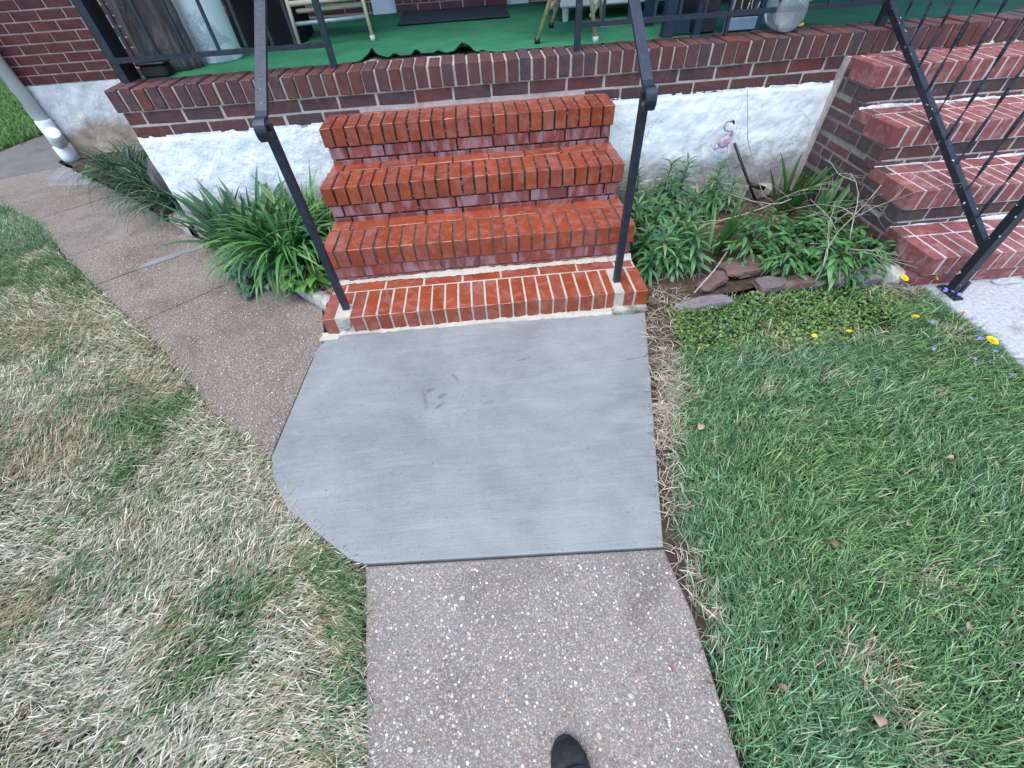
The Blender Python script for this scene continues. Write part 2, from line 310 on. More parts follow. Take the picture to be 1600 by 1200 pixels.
def tubevf(pts, r, n=8, square=False):
    pts = [Vector(p) for p in pts]; v = []; f = []
    rs = r if isinstance(r, (list, tuple)) else [r]*len(pts)
    up = Vector((0, 0, 1)); prev = None
    for i, p in enumerate(pts):
        d = (pts[min(i+1, len(pts)-1)] - pts[max(i-1, 0)]).normalized()
        if prev is None:
            a = d.cross(up if abs(d.z) < .95 else Vector((0, 1, 0))).normalized()
        else:
            a = (prev - d*prev.dot(d)).normalized()
        prev = a; b = d.cross(a)
        for k in range(n):
            an = 2*math.pi*k/n + (math.pi/4 if square else 0)
            v.append(p + (a*math.cos(an)+b*math.sin(an))*rs[i])
    for i in range(len(pts)-1):
        for k in range(n):
            f.append((i*n+k, i*n+(k+1) % n, (i+1)*n+(k+1) % n, (i+1)*n+k))
    f.append(tuple(range(n-1, -1, -1))); f.append(tuple((len(pts)-1)*n+k for k in range(n)))
    return v, f
def bar(p0, p1, w): return MB().tube([p0, p1], w*.7071, 4, square=True).me('bar')
_bc = {}
def brick_mesh(a, b, c, matname, k=.0035):
    key = (round(a, 3), round(b, 3), round(c, 3), matname, random.randrange(4))
    if key not in _bc:
        v, f = chamfer(a, b, c, .0022 if matname in ('tread', 'riser') else k); rr = random.Random(hash(key) & 0xffff)
        v = [(x+rr.uniform(-1, 1)*.0013, y+rr.uniform(-1, 1)*.0013, z+rr.uniform(-1, 1)*.0011) for x, y, z in v]
        me = mesh('brick', v, f); me.materials.append(M[matname]); _bc[key] = me
    return _bc[key]
def brick(par, x0, x1, y0, y1, z0, z1, matname, jit=.0012, rot=.006):
    if matname in ('tread', 'riser'): jit, rot = .0006, .0028
    o = bpy.data.objects.new('brick', brick_mesh(x1-x0, y1-y0, z1-z0, matname)); COL.objects.link(o); o.parent = par
    p = par.location
    o.location = ((x0+x1)/2-p[0]+random.uniform(-jit, jit), (y0+y1)/2-p[1]+random.uniform(-jit, jit), (z0+z1)/2-p[2]+random.uniform(-jit, jit)*.6)
    o.rotation_euler = (random.uniform(-rot, rot), random.uniform(-rot, rot), random.uniform(-rot, rot)); return o
def rough_grid(name, fn, nu, nv, amp, scale, mat, par=None, seed=0, smooth=True):
    """sheet fn(u,v)->(point, normal) with relief"""
    v = []; f = []
    for j in range(nv+1):
        for i in range(nu+1):
            p, n = fn(i/nu, j/nv); p = Vector(p); n = Vector(n)
            v.append(p + n*amp*mnoise.fractal(p*scale+Vector((seed, seed, 0)), 1.0, 2.0, 5))
    for j in range(nv):
        for i in range(nu):
            a = j*(nu+1)+i; f.append((a, a+1, a+nu+2, a+nu+1))
    o = link(name, mesh(name, v, f, smooth), mat); 
    if par: o.parent = par; o.matrix_parent_inverse = Matrix.Translation(-Vector(par.location))
    return o
def rock_me(rx, ry, rz, seed, amp=.25, sub=3, flat=.5):
    bm = bmesh.new(); bmesh.ops.create_icosphere(bm, subdivisions=sub, radius=1)
    for q in bm.verts:
        p = q.co.copy(); d = 1 + amp*mnoise.fractal(p*1.1+Vector((seed*7.3, seed, 0)), 1, 2, 4)
        p = p*d
        p = Vector((max(-.82, min(.82, p.x)), max(-.82, min(.82, p.y)), max(-1, min(flat, p.z))))
        p += .04*Vector((mnoise.noise(p*6+Vector((seed,0,0))), mnoise.noise(p*6+Vector((0,seed,0))), mnoise.noise(p*6+Vector((0,0,seed)))))
        q.co = Vector((p.x*rx, p.y*ry, p.z*rz))
    me = bpy.data.meshes.new('rock'); bm.to_mesh(me); bm.free(); return me
def prism(name, poly, z0, z1, mat, bevel=.0, par=None, kind=None):
    bm = bmesh.new(); vs = [bm.verts.new((x, y, z1)) for x, y in poly]; fa = bm.faces.new(vs)
    if fa.normal.z < 0: fa.normal_flip()
    bm.normal_update()
    r = bmesh.ops.extrude_face_region(bm, geom=[fa]); 
    for q in [g for g in r['geom'] if isinstance(g, bmesh.types.BMVert)]: q.co.z = z1
    for q in vs: q.co.z = z0
    bmesh.ops.recalc_face_normals(bm, faces=list(bm.faces))
    if bevel:
        es = [e for e in bm.edges if all(abs(q.co.z-z1) < 1e-6 for q in e.verts)]
        bmesh.ops.bevel(bm, geom=es, offset=bevel, segments=3, affect='EDGES', profile=.5)
    me = bpy.data.meshes.new(name); bm.to_mesh(me); bm.free()
    o = link(name, me, mat)
    if par: o.parent = par
    if kind: o['kind'] = kind
    return o
def inpoly(P, poly):
    x, y = P[:, 0], P[:, 1]; c = np.zeros(len(P), bool); n = len(poly)
    for i in range(n):
        x0, y0 = poly[i]; x1, y1 = poly[(i+1) % n]
        if y0 == y1: continue
        m = ((y0 > y) != (y1 > y)) & (x < (x1-x0)*(y-y0)/(y1-y0)+x0); c ^= m
    return c
def vnoise(P, s, seed=0):
    """cheap smooth value noise on numpy points (0..1)"""
    r = np.random.RandomState(seed); T = r.rand(64, 64)
    def one(sc):
        q = P*sc+37.3; i = np.floor(q).astype(int); f = q-i; f = f*f*(3-2*f)
        a = T[i[:, 0] % 64, i[:, 1] % 64]; b = T[(i[:, 0]+1) % 64, i[:, 1] % 64]; c = T[i[:, 0] % 64, (i[:, 1]+1) % 64]; d = T[(i[:, 0]+1) % 64, (i[:, 1]+1) % 64]
        return (a*(1-f[:, 0])+b*f[:, 0])*(1-f[:, 1])+(c*(1-f[:, 0])+d*f[:, 0])*f[:, 1]
    return (one(s)*.55+one(s*2.1)*.3+one(s*4.3)*.15)
def sample(poly, dens, rng):
    xs = [p[0] for p in poly]; ys = [p[1] for p in poly]; A = (max(xs)-min(xs))*(max(ys)-min(ys)); n = int(A*dens)
    P = np.c_[rng.uniform(min(xs), max(xs), n), rng.uniform(min(ys), max(ys), n)]; return P[inpoly(P, poly)]
def tri_mesh(name, V, T, C, mat):
    me = bpy.data.meshes.new(name); me.vertices.add(len(V)); me.vertices.foreach_set('co', np.ascontiguousarray(V, np.float32).ravel())
    me.loops.add(T.size); me.loops.foreach_set('vertex_index', np.ascontiguousarray(T, np.int32).ravel())
    me.polygons.add(len(T)); me.polygons.foreach_set('loop_start', np.arange(0, T.size, 3, dtype=np.int32))
    try: me.polygons.foreach_set('loop_total', np.full(len(T), 3, np.int32))
    except Exception: pass
    me.update(calc_edges=True)
    a = me.color_attributes.new('col', 'FLOAT_COLOR', 'POINT'); a.data.foreach_set('color', np.c_[C, np.ones(len(C))].astype(np.float32).ravel())
    me.polygons.foreach_set('use_smooth', np.ones(len(T), bool)); me.materials.append(M[mat]); me.validate(); return me
def blades(name, P, z, length, width, ang, lie, col, rng, curl=.5, mat='blade'):
    """curved grass blades, 7 vertices and 5 triangles each; ang = heading, lie = lean from upright (radians), col = (n,3)"""
    n = len(P); dx, dy = np.cos(ang), np.sin(ang); sx, sy = -dy, dx
    V = np.zeros((n, 7, 3)); h = np.zeros(n); r = np.zeros(n); a = lie.copy()
    tw = rng.uniform(-.6, .6, n)
    for k, (t, w) in enumerate([(0, 1.), (.36, .95), (.72, .7), (1, 0)]):
        if k:
            st = length*(.36 if k < 3 else .28); h = h+st*np.cos(a); r = r+st*np.sin(a); a = np.minimum(a+curl*rng.uniform(.3, 1., n), 1.75)
        cx = P[:, 0]+dx*r; cy = P[:, 1]+dy*r; cz = z+np.maximum(h, .002)
        ww = width*w*.5; tz = ww*np.sin(tw)
        if k < 3:
            V[:, 2*k] = np.c_[cx+sx*ww, cy+sy*ww, cz+tz]; V[:, 2*k+1] = np.c_[cx-sx*ww, cy-sy*ww, cz-tz]
        else: V[:, 6] = np.c_[cx, cy, cz]
    base = np.array([[0,1,3],[0,3,2],[2,3,5],[2,5,4],[4,5,6]])
    T = (base[None]+7*np.arange(n)[:, None, None]).reshape(-1, 3)
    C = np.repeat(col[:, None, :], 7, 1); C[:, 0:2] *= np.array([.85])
    return tri_mesh(name, V.reshape(-1, 3), T, C.reshape(-1, 3), mat)
def lerp(a, b, t): return np.asarray(a)[None]*(1-t[:, None])+np.asarray(b)[None]*t[:, None]

# ------------------------------------------------------------------ ground, lawns, paths
g = link('ground', mesh('ground', [(-60,-60,-.09),(60,-60,-.09),(60,60,-.09),(-60,60,-.09)], [(0,1,2,3)]), 'far'); g['kind'] = 'structure'
OUT = [(-.10,-.70),(-.443,-.415),(-.883,.061),(-1.327,.475),(-1.99,1.10),(-2.535,1.683),(-3.123,2.116),(-3.62,2.62),(-4.09,3.46)]   # lawn side of the walk
INN = [(-.105,.262),(-.439,.559),(-.985,1.065),(-1.47,1.48),(-1.95,1.95),(-2.45,2.36),(-2.74,2.60),(-3.20,2.99)]                     # house side
PATHL = [(.336,-1.165),(.345,-1.21),(.369,-1.382),(.415,-1.665),(.43,-2.6)]
PATHR = [(1.32,-2.6),(1.328,-1.745),(1.334,-1.536),(1.337,-1.409),(1.314,-1.2095)]
def base_sheet(name, poly, z, mat, seed=0, step=.06, amp=.012):
    """undulating soil sheet cut to an outline"""
    bm = bmesh.new(); vs = [bm.verts.new((x, y, z)) for x, y in poly]; bm.faces.new(vs)
    xs = [p[0] for p in poly]; ys = [p[1] for p in poly]
    for ax, lo, hi in ((0, min(xs), max(xs)), (1, min(ys), max(ys))):
        q = lo+step
        while q < hi:
            co = Vector((q, 0, 0)) if ax == 0 else Vector((0, q, 0)); no = Vector((1, 0, 0)) if ax == 0 else Vector((0, 1, 0))
            bmesh.ops.bisect_plane(bm, geom=list(bm.verts)+list(bm.edges)+list(bm.faces), plane_co=co, plane_no=no); q += step
    for q in bm.verts: q.co.z += amp*mnoise.fractal(Vector((q.co.x*3+seed, q.co.y*3, 0)), 1, 2, 4)
    bmesh.ops.recalc_face_normals(bm, faces=list(bm.faces))
    me = bpy.data.meshes.new(name); bm.to_mesh(me); bm.free()
    if me.polygons[0].normal.z < 0: me.flip_normals()
    return tag(link(name, me, mat), kind='structure')
LLAWN = [(-.057,-.80),(.038,-.935),(.291,-1.14)]+[(.337,-1.20)]+PATHL[2:4]+[(.43,-2.3),(-1.6,-2.3),(-3.2,-.2),(-4.6,2.0),(-4.7,3.46)]+OUT[::-1]
RLAWN = [(1.335,-2.3),(1.345,-1.62),(1.352,-1.52),(1.375,-1.34),(1.37,-1.15),(1.435,-.95),(1.51,-.62),(1.64,-.28),(1.69,-.03),(2.2,.04),(2.86,.0),(3.05,-.02),(3.07,-.26),(3.08,-.45),(3.04,-.9),(3.03,-2.3)]
base_sheet('lawn', [(-.03,-.80),(.06,-.95),(.32,-1.15),(.36,-1.2),(.39,-1.38),(.44,-1.67),(.46,-2.4),(-1.7,-2.4),(-3.3,-.2),(-4.7,2.0),(-4.8,3.46)]+[(x+.03, y+.03) for x, y in OUT[::-1]], -.030, 'thatch', 3)
base_sheet('lawn', [(1.30,-2.4),(1.30,-1.22),(1.60,-.03),(1.62,.03),(2.2,.09),(2.9,.07),(3.12,.05),(3.12,-2.4)], -.028, 'thatch', 9)
base_sheet('soil_strip', [(1.29,-1.5),(1.36,-1.5),(1.43,-1.3),(1.44,-1.12),(1.49,-.95),(1.57,-.62),(1.69,-.28),(1.74,.0),(1.72,.14),(1.60,.14),(1.585,-.03),(1.30,-1.19)], -.017, 'soil', 5, .03, .016)
base_sheet('flower_bed', [(1.59,.02),(1.75,.02),(2.3,.12),(2.99,.12),(2.99,1.16),(1.59,1.16)], -.02, 'soil', 13, .04, .03)
base_sheet('flower_bed', [(-.06,.30),(.02,.25),(.02,1.16),(-1.0,1.16)], .02, 'soil', 17, .04, .025)
base_sheet('flower_bed', [(-1.0,1.08),(-1.47,1.52),(-1.95,1.98),(-2.45,2.40),(-2.74,2.63),(-3.1,2.95),(-3.1,3.17),(-1.0,3.17)], -.02, 'soil', 19, .05, .03)
base_sheet('far_lawn', [(-4.1,3.40),(-3.92,3.99),(-3.7,9),(-12,9),(-12,2.9),(-4.8,2.9)], -.02, 'thatch', 23, .3, .02)

slab_poly = [(-.010,-.022),(.02,-.004),(1.602,-.004),(1.598,-.05),(1.312,-1.205),(.337,-1.160),(.285,-1.14),(.03,-.935),(-.062,-.80),(-.094,-.70),(-.045,-.10)]
sb = prism('concrete_slab', slab_poly, -.14, .0, 'slab', .004, kind='structure')
for q in sb.data.vertices: q.co.z += .015*max(0, 1-q.co.x/1.6)*max(0, 1+q.co.y/1.2)   # top tilted up towards rear left so the slab edge fits the image
prism('front_path', PATHL[:]+PATHR[:], -.15, -.007, 'agg', .008, kind='structure')
prism('neighbour_path', [(3.075,.10),(3.07,-.02),(3.078,-.26),(3.10,-.45),(3.06,-.62),(3.06,-2.5),(4.8,-2.5),(4.8,.10)], -.14, .0, 'rpath', .015, kind='structure')
prism('path_bed', [(-.06,-.72),(-4.2,3.3),(-3.95,4.2),(-3.2,4.2),(-3.2,3.0),(.0,.0)], -.2, -.045, 'soil', kind='structure')

def rag(poly, amp, n=9):
    out = []
    for i in range(len(poly)):
        a = Vector(poly[i]); b = Vector(poly[(i+1) % len(poly)])
        for k in range(n):
            p = a+(b-a)*k/n; q = Vector((p.x*11, p.y*11, 0)); out.append((p.x+amp*mnoise.fractal(q, 1, 2, 4), p.y+amp*mnoise.fractal(q+Vector((7, 3, 1)), 1, 2, 4)))
    return out
# the old walk that curves round to the side of the house: its panels are parts, with open joints between them
walk = empty('walkway', (0,0,-.012), kind='structure')
def split(pl, p, n):
    """keep the part of polygon pl on the side of n"""
    out = []
    for i in range(len(pl)):
        a = Vector(pl[i]); b = Vector(pl[(i+1) % len(pl)]); da = (a-p).dot(n); db = (b-p).dot(n)
        if da >= 0: out.append(tuple(a))
        if da*db < 0: out.append(tuple(a+(b-a)*(da/(da-db))))
    return out
full = [(-.030,-.03)]+INN+[(-3.26,3.2),(-3.26,9),(-3.72,9),(-3.93,3.99)]+OUT[::-1]+[(-.109,-.66),(-.068,-.12)]
cuts = [((-1.044,.358),(-.824,.542)),((-1.30,.945),(-1.06,1.135)),((-1.944,1.146),(-1.519,1.452)),((-2.553,1.788),(-2.22,2.059)),((-3.514,2.661),(-3.047,2.901))]
rest = full; mats = ['agg_walk','agg_walk','agg_walk','agg_walk','agg_walk','walk_smooth']
for i, (a, b) in enumerate(cuts):
    a = Vector(a); b = Vector(b); d = (b-a).normalized(); n = Vector((d.y, -d.x))
    if n.dot(Vector((1, -1))) < 0: n = -n
    near = split(rest, a+n*.004, n); rest = split(rest, a-n*.004, -n)
    o = prism('panel', near, -.12, random.uniform(-.002, .0), mats[i], .004, par=walk)
prism('panel', rest, -.12, -.001, 'walk_smooth', .004, par=walk)
prism('cement_patch', rag([(-3.06,2.58),(-3.08,2.88),(-2.78,2.63),(-2.53,2.38),(-2.70,2.37),(-2.90,2.40)], .022), .0, .003, 'patch', .004, par=walk)
prism('cement_smear', rag([(-1.42,.86),(-1.36,.94),(-1.20,1.05),(-1.08,1.11),(-1.06,1.07),(-1.18,1.00),(-1.30,.91)], .014), .0, .003, 'patch', .003, par=walk)

# broken curb along the bed
cu = empty('garden_curb', (-.5,.6,0), label='low broken concrete curb edging the left flower bed beside the old walk', cat='curb')
def curb_piece(p, q, w, h, seed):
    d = (Vector(q)-Vector(p)); L = d.length; d.normalize(); n = Vector((-d.y, d.x)); n = n if n.dot(Vector((1, 1))) > 0 else -n
    def sec(u, v):
        # v runs over the profile: outer face, top, inner face
        P = Vector(p)+d*L*u
        prof = [(0, -.08), (0, h-.012), (.012, h), (w-.01, h*1.05), (w, h-.02), (w, -.05)]
        k = v*(len(prof)-1); i = min(int(k), len(prof)-2); f = k-i; o = prof[i][0]*(1-f)+prof[i+1][0]*f; z = prof[i][1]*(1-f)+prof[i+1][1]*f
        return (P.x+n.x*o, P.y+n.y*o, z), (n.x*.3, n.y*.3, .6)
    return rough_grid('curb_block', sec, max(6, int(L/.02)), 15, .014, 14, 'curb', cu, seed)
for k, (p, q) in enumerate([((-.06,.225),(-.27,.418)),((-.275,.423),(-.43,.562)),((-.435,.567),(-.67,.775)),((-.675,.78),(-.98,1.06)),((-1.22,1.26),(-1.45,1.47))]):
    curb_piece(p, q, .075 if k < 4 else .11, .045, k)

# ------------------------------------------------------------------ brick stairs in front
PB = .0671; RH = .094; RD = .2105
def stair_block(par, x0, nb, ys, zs, tread, riser, joint_tread, joint_riser, wall_y, rec, left_side=None, last_below=None):
    x1 = x0+nb*PB-.010
    for i, (y, z) in enumerate(zip(ys, zs)):
        yn = ys[i+1] if i+1 < len(ys) else wall_y
        for k in range(nb):
            if last_below is None and i == 0 and k in (1, 21, 22, 23): continue
            brick(par, x0+k*PB, x0+k*PB+.0575, y, y+RD, z-RH, z, tread)
        off = .10 if i % 2 else .067
        xx = x0+.006; b0 = y+RD+.010; b1 = yn+.02
        first = True
        while xx < x1-.03 and b1-b0 > .03:
            L = off if first else .194; first = False; e = min(xx+L, x1-.004)
            brick(par, xx, e, b0, b1, z-.057, z-.001, tread); xx = e+.0095
        # riser courses under this rowlock
        zl = zs[i-1] if i else last_below
        if zl is None: continue
        f = y+.006; top = z-RH-.008; cr = 0
        while top > zl+.012:
            bot = max(top-.056, zl-.02); xx = x0+.014; first = True
            while xx < x1-.03:
                L = [.092, .16, .060][(i+cr) % 3] if first else .194; first = False; e = min(xx+L, x1-.012)
                if e-xx > .03: brick(par, xx, e, f, f+.092, bot, top, riser)
                xx = e+.0095
            top = bot-.0085; cr += 1
steps = empty('brick_steps', (0,0,0), label='orange red brick stairs with four treads and white riser haze above the new concrete slab', cat='stairs', group='brick stairs up to the porch')
YS = [0, .305, .610, .915]; ZS = [.1123, .2985, .4847, .6709]
stair_block(steps, -.004, 24, YS, ZS, 'tread', 'riser', None, None, 1.15, 0)
# bottom tread: the broken bricks round the two railing posts
x0 = -.004
brick(steps, x0+PB, x0+PB+.0575, .115, RD, ZS[0]-RH, ZS[0], 'tread')
brick(steps, x0+21*PB, x0+21*PB+.036, .0, RD, ZS[0]-RH, ZS[0], 'tread')
brick(steps, 1.490, 1.536, .0, RD, ZS[0]-RH, ZS[0], 'tread'); brick(steps, 1.549, 1.606, .0, RD, ZS[0]-RH, ZS[0], 'tread')
def core(par, boxes, matname, name='mortar'):
    m = MB()
    for b in boxes: m.box(*b)
    return child(name, m.me(name), matname, par)
core(steps, [(.002,1.600,.004,.35,-.05,ZS[0]-.003)], 'mortar_new')
core(steps, [(.018,1.588,YS[1]+.009,YS[2]+.05,ZS[0]-.02,ZS[1]-RH-.003),(.008,1.592,YS[1]+.006,YS[2]+.03,ZS[1]-RH-.006,ZS[1]-.007)], 'joint_red')
core(steps, [(.022,1.584,YS[k]+.016,YS[k]+.36,ZS[k-1]-.02,ZS[k]-RH-.003) for k in (2,)]+[(.008,1.592,YS[k]+.010,YS[k]+.34,ZS[k]-RH-.006,ZS[k]-.007) for k in (2,)], 'mortar_dark')
core(steps, [(.022,1.584,YS[3]+.016,1.155,ZS[2]-.02,ZS[3]-RH-.003),(.008,1.592,YS[3]+.010,1.157,ZS[3]-RH-.006,ZS[3]-.007)], 'mortar_dark')
# fresh mortar: fillet along the slab and the bed behind the bottom tread
def fillet(u, v):
    x = -.035+u*1.645; prof = [(-.019-.005*math.sin(9*u), .001), (-.010, .012), (.001, .024), (.006, .028)]
    k = v*3; i = min(int(k), 2); f = k-i
    return (x, prof[i][0]*(1-f)+prof[i+1][0]*f, prof[i][1]*(1-f)+prof[i+1][1]*f), (0, -.5, .5)
rough_grid('mortar', fillet, 160, 9, .007, 30, 'mortar_new', steps, 3)
def fill2(u, v):
    x = .005+u*1.595; y = YS[1]-.022+.006*math.sin(u*11)+v*.034; return (x, y, ZS[0]+.001+.016*v*v), (0, 0, 1)
rough_grid('mortar', fill2, 150, 6, .006, 26, 'mortar_new', steps, 8)
o = child('mortar_lump', rock_me(.040,.055,.060,3,.3,3,.6), 'rubble', steps, False); o.location = (.095,.040,.070)
o = child('mortar_lump', rock_me(.026,.085,.060,5,.3,3,.7), 'rubble', steps, False); o.location = (1.462,.080,.066)
o = child('mortar_lump', rock_me(.105,.03,.032,6,.3,3,.5), 'rubble', steps, False); o.location = (1.52,-.012,.012)
o = child('mortar_lump', rock_me(.06,.03,.02,9,.3,3,.5), 'mortar_new', steps, False); o.location = (.0,-.012,.006)

# ------------------------------------------------------------------ porch wall with rowlock cap
porch = empty('porch_wall', (-1.11,1.14,0), label='low porch wall of dark weathered brick above a white painted base', cat='wall')
PX, PP = -1.112, .07155; ZC = .868; RHP = .101; YC = 1.140  # porch, railings, right stairs and house coordinates were scaled up about the camera
for k in range(86):
    dy = .004*math.sin(k*1.7)
    brick(porch, PX+k*PP, PX+k*PP+PP-.0125, YC+dy, 1.344, ZC-RHP-.003, ZC+.003*math.sin(k*2.3), 'porch_brick', .002, .012)
for c, (zt, offs) in enumerate([(ZC-RHP-.012, .043), (ZC-RHP-.012-.0690, .148)]):
    xx = PX+.015; first = True
    while xx < 5.0:
        L = offs+.053 if first else .2045; first = False
        if not (c == 1 and 0.03 < xx and xx+L < 1.57) and not (c == 1 and xx > 3.02):
            brick(porch, xx, xx+L, YC+.014, 1.25, zt-.0595, zt, 'porch_brick', .0015, .008)
        xx += L+.0103
core(porch, [(PX+.006,5.0,YC+.0115,1.339,ZC-RHP-.006,ZC-.0095),(PX+.022,4.98,YC+.017,1.335,.57,ZC-RHP-.004)], 'mortar_old')
core(porch, [(PX+.02,PX+.22,1.20,3.165,-.1,.77)], 'foundation', 'side_wall')
def pargef(xa, xb, nx, seed):
    def fn(u, v):
        x = xa+(xb-xa)*u; top = .637+.006*mnoise.fractal(Vector((x*14, seed, 0)), 1, 2, 3)
        z = -.08+(top+.08)*v; lip = .0 if v < .97 else .004
        bulge = .012*math.exp(-((x-2.2)/.35)**2)*max(0, (.28-z))/.28
        return (x, 1.149-bulge+lip, z), (0, -1, 0)
    return rough_grid('parge', fn, nx*2, 80, .0062, 11, 'parge', porch, seed)
pargef(-1.099, .03, 90, 2); pargef(1.575, 3.01, 120, 5)
core(porch, [(-1.093,3.0,1.159,1.30,-.1,.630)], 'parge', 'base')
# exposed rubble at the foot of the base
for k, (x, z, rx, rz) in enumerate([(1.99,.06,.14,.12),(2.23,.02,.11,.08),(2.50,.01,.13,.09),(2.72,.0,.15,.07),(2.38,.10,.06,.07)]):
    o = child('rubble', rock_me(rx,.035,rz,k+11,.3,3,.8), 'rubble', porch, False); o.location = (x+1.11,1.148-1.14,z)
deck = link('porch_floor', MB().box(-1.08,5.0,1.345,3.165,.58,.856).me('porch_floor'), 'mortar_old'); tag(deck, kind='structure')

# ------------------------------------------------------------------ green carpet with a torn edge
def carpet(name, xa, xb, mat, torn, label):
    rng = random.Random(4); nu = int((xb-xa)/.012); vs = []; fs = []; rows = [0, .012, .03, .055, .09, .14, .25, .6, 1.2, 1.79]
    for i in range(nu+1):
        x = xa+(xb-xa)*i/nu; e = 1.349+.004*mnoise.noise(Vector((x*9, 0, 0))); lift = 0
        if torn and .13 < x < .99:
            s = math.sin(math.pi*(x-.13)/.86); j = mnoise.fractal(Vector((x*13, 3, 0)), 1, 2, 4)
            e += .052*s**.5+.022*max(0, j)+(.075*max(0, 1-abs(x-.26)/.05))
            lift = .010*s+.034*max(0, mnoise.noise(Vector((x*16, 7, 0))))+.03*max(0, 1-abs(x-.28)/.07)+.045*max(0, 1-abs(x-.80)/.06)
            e += rng.uniform(-.006, .006)
        for r in rows:
            z = .865+lift*max(0, 1-r/.10)**1.3+.0015*mnoise.noise(Vector((x*4, (e+r)*4, 1)))+.0035*max(0, mnoise.noise(Vector((x*2.1, (e+r)*5, 5))))
            vs.append((x, e+r*(3.155-e)/1.79, z))
    n = len(rows)
    for i in range(nu):
        for k in range(n-1): a = i*n+k; fs.append((a, a+n, a+n+1, a+1))
    me = mesh(name, vs, fs, True); o = link(name, me, mat); me.materials.append(M['carpet_back'])
    md = o.modifiers.new('thick', 'SOLIDIFY'); md.thickness = .006; md.offset = -1; md.material_offset = 1; md.material_offset_rim = 1
    return tag(o, label, 'carpet')
carpet('porch_carpet', -1.05, 2.12, 'carpet', True, 'bright green outdoor carpet with a torn curling front edge on the porch')
carpet('porch_carpet', 2.13, 4.95, 'carpet_shaded', False, 'green carpet darkened by painted shade on the porch behind the right hand stairs')
# small loose roll of torn carpet edge
v = [(0.80+.030*math.cos(a)*(1-a/30), 1.39+.004*a, .880+.022*math.sin(a)*(1-a/30)) for a in np.linspace(0, 13, 60)]
vv = []; ff = []
for i, p in enumerate(v):
    vv += [(p[0], 1.375+.01*math.sin(i), p[2]), (p[0], 1.45+.008*math.sin(i*1.7), p[2])]
    if i: ff.append((2*i-2, 2*i-1, 2*i+1, 2*i))
tag(link('carpet_scrap', mesh('carpet_scrap', vv, ff, True), 'carpet_back'), 'small dark curled scrap of torn carpet at the porch edge', 'carpet scrap')

# ------------------------------------------------------------------ house behind the porch
house = empty('brick_house', (-3.24,3.17,0), label='deep red brick house wall with pale foundation behind the porch', cat='house')
HY = 3.17
def course_wall(x0, x1, z0, n, y, off0=0):
    for r in range(n):
        z = z0+r*.0701; xx = x0; first = True
        while xx < x1-.02:
            L = .201 if (r % 2 == 0 or not first) else .095; first = False; e = min(xx+L, x1)
            brick(house, xx, e, y, y+.09, z, z+.0600, 'house_brick', .0007, .003); xx = e+.0093
course_wall(-3.262, -1.03, .563, 12, HY)
course_wall(-1.02, .055, .88, 8, HY); course_wall(1.40, 2.70, .88, 7, HY)
core(house, [(-3.25,.07,HY+.006,3.42,.556,1.472),(1.39,5.2,HY+.006,3.42,.556,1.472)], 'mortar_house')
t = NT('upper brickwork'); bt = t.n.new('ShaderNodeTexBrick'); bt.inputs['Scale'].default_value = 1; bt.inputs['Brick Width'].default_value = .21; bt.inputs['Row Height'].default_value = .0701
bt.inputs['Mortar Size'].default_value = .005; bt.inputs['Color1'].default_value = (.085,.022,.026,1); bt.inputs['Color2'].default_value = (.11,.03,.03,1); bt.inputs['Mortar'].default_value = (.38,.3,.27,1)
mp = t.n.new('ShaderNodeMapping'); mp.inputs['Rotation'].default_value = (math.radians(90), 0, 0); t.l.new(t.tc.outputs['Object'], mp.inputs[0]); t.l.new(mp.outputs[0], bt.inputs['Vector'])
M['upper'] = t.done(bt.outputs['Color'], .8, .3)
core(house, [(-3.262,5.2,HY,3.42,1.474,6.0)], 'upper', 'upper_wall')
core(house, [(-3.262,-3.05,3.43,9,.556,6.0)], 'upper', 'gable_wall')
def fnd(u, v):
    return (-3.268+u*2.2, HY-.008-.01*math.sin(u*9), -.12+v*.677+.004*mnoise.noise(Vector((u*40, 0, 0)))*v), (0, -1, 0)
rough_grid('foundation', fnd, 110, 34, .012, 7, 'foundation', house, 4)
core(house, [(-3.265,-3.15,HY+.01,9,-.15,.555),(-3.14,-1.0,HY+.01,3.37,-.15,.555)], 'foundation', 'foundation')
core(house, [(.06,.255,HY-.06,HY+.02,.866,2.95)], 'white_paint', 'door_frame'); core(house, [(1.20,1.37,HY-.06,HY+.02,.866,2.95)], 'white_paint', 'door_frame')
core(house, [(.257,1.198,HY-.01,HY+.03,1.04,2.95)], 'white_paint', 'door')
core(house, [(.265,1.19,HY-.112,HY,.866,1.022)], 'mortar_house', 'door_step')
for k in range(13): brick(house, .261+k*.0719, .261+k*.0719+.061, HY-.124, HY-.01, .930, 1.028, 'porch_brick', .001, .006)
for k in range(5): brick(house, .261+k*.1868, .261+k*.1868+.176, HY-.118, HY-.02, .869, .921, 'porch_brick', .001, .006)
roof = empty('porch_roof', (-1.1,1.1,0), label='flat porch roof on thin posts above the green carpet', cat='roof')
core(roof, [(-1.4,5.2,1.28,HY-.004,3.25,3.42)], 'roof', 'ceiling')
core(roof, [(-1.10,-1.025,1.30,1.375,.866,3.25)], 'black_plastic', 'post')
mat_o = link('door_mat', MB().box(.320,1.160,2.445,3.035,.871,.880,.004).me('door_mat'), 'doormat'); tag(mat_o, 'charcoal rubber mat lying on green carpet before the brick door step', 'door mat')

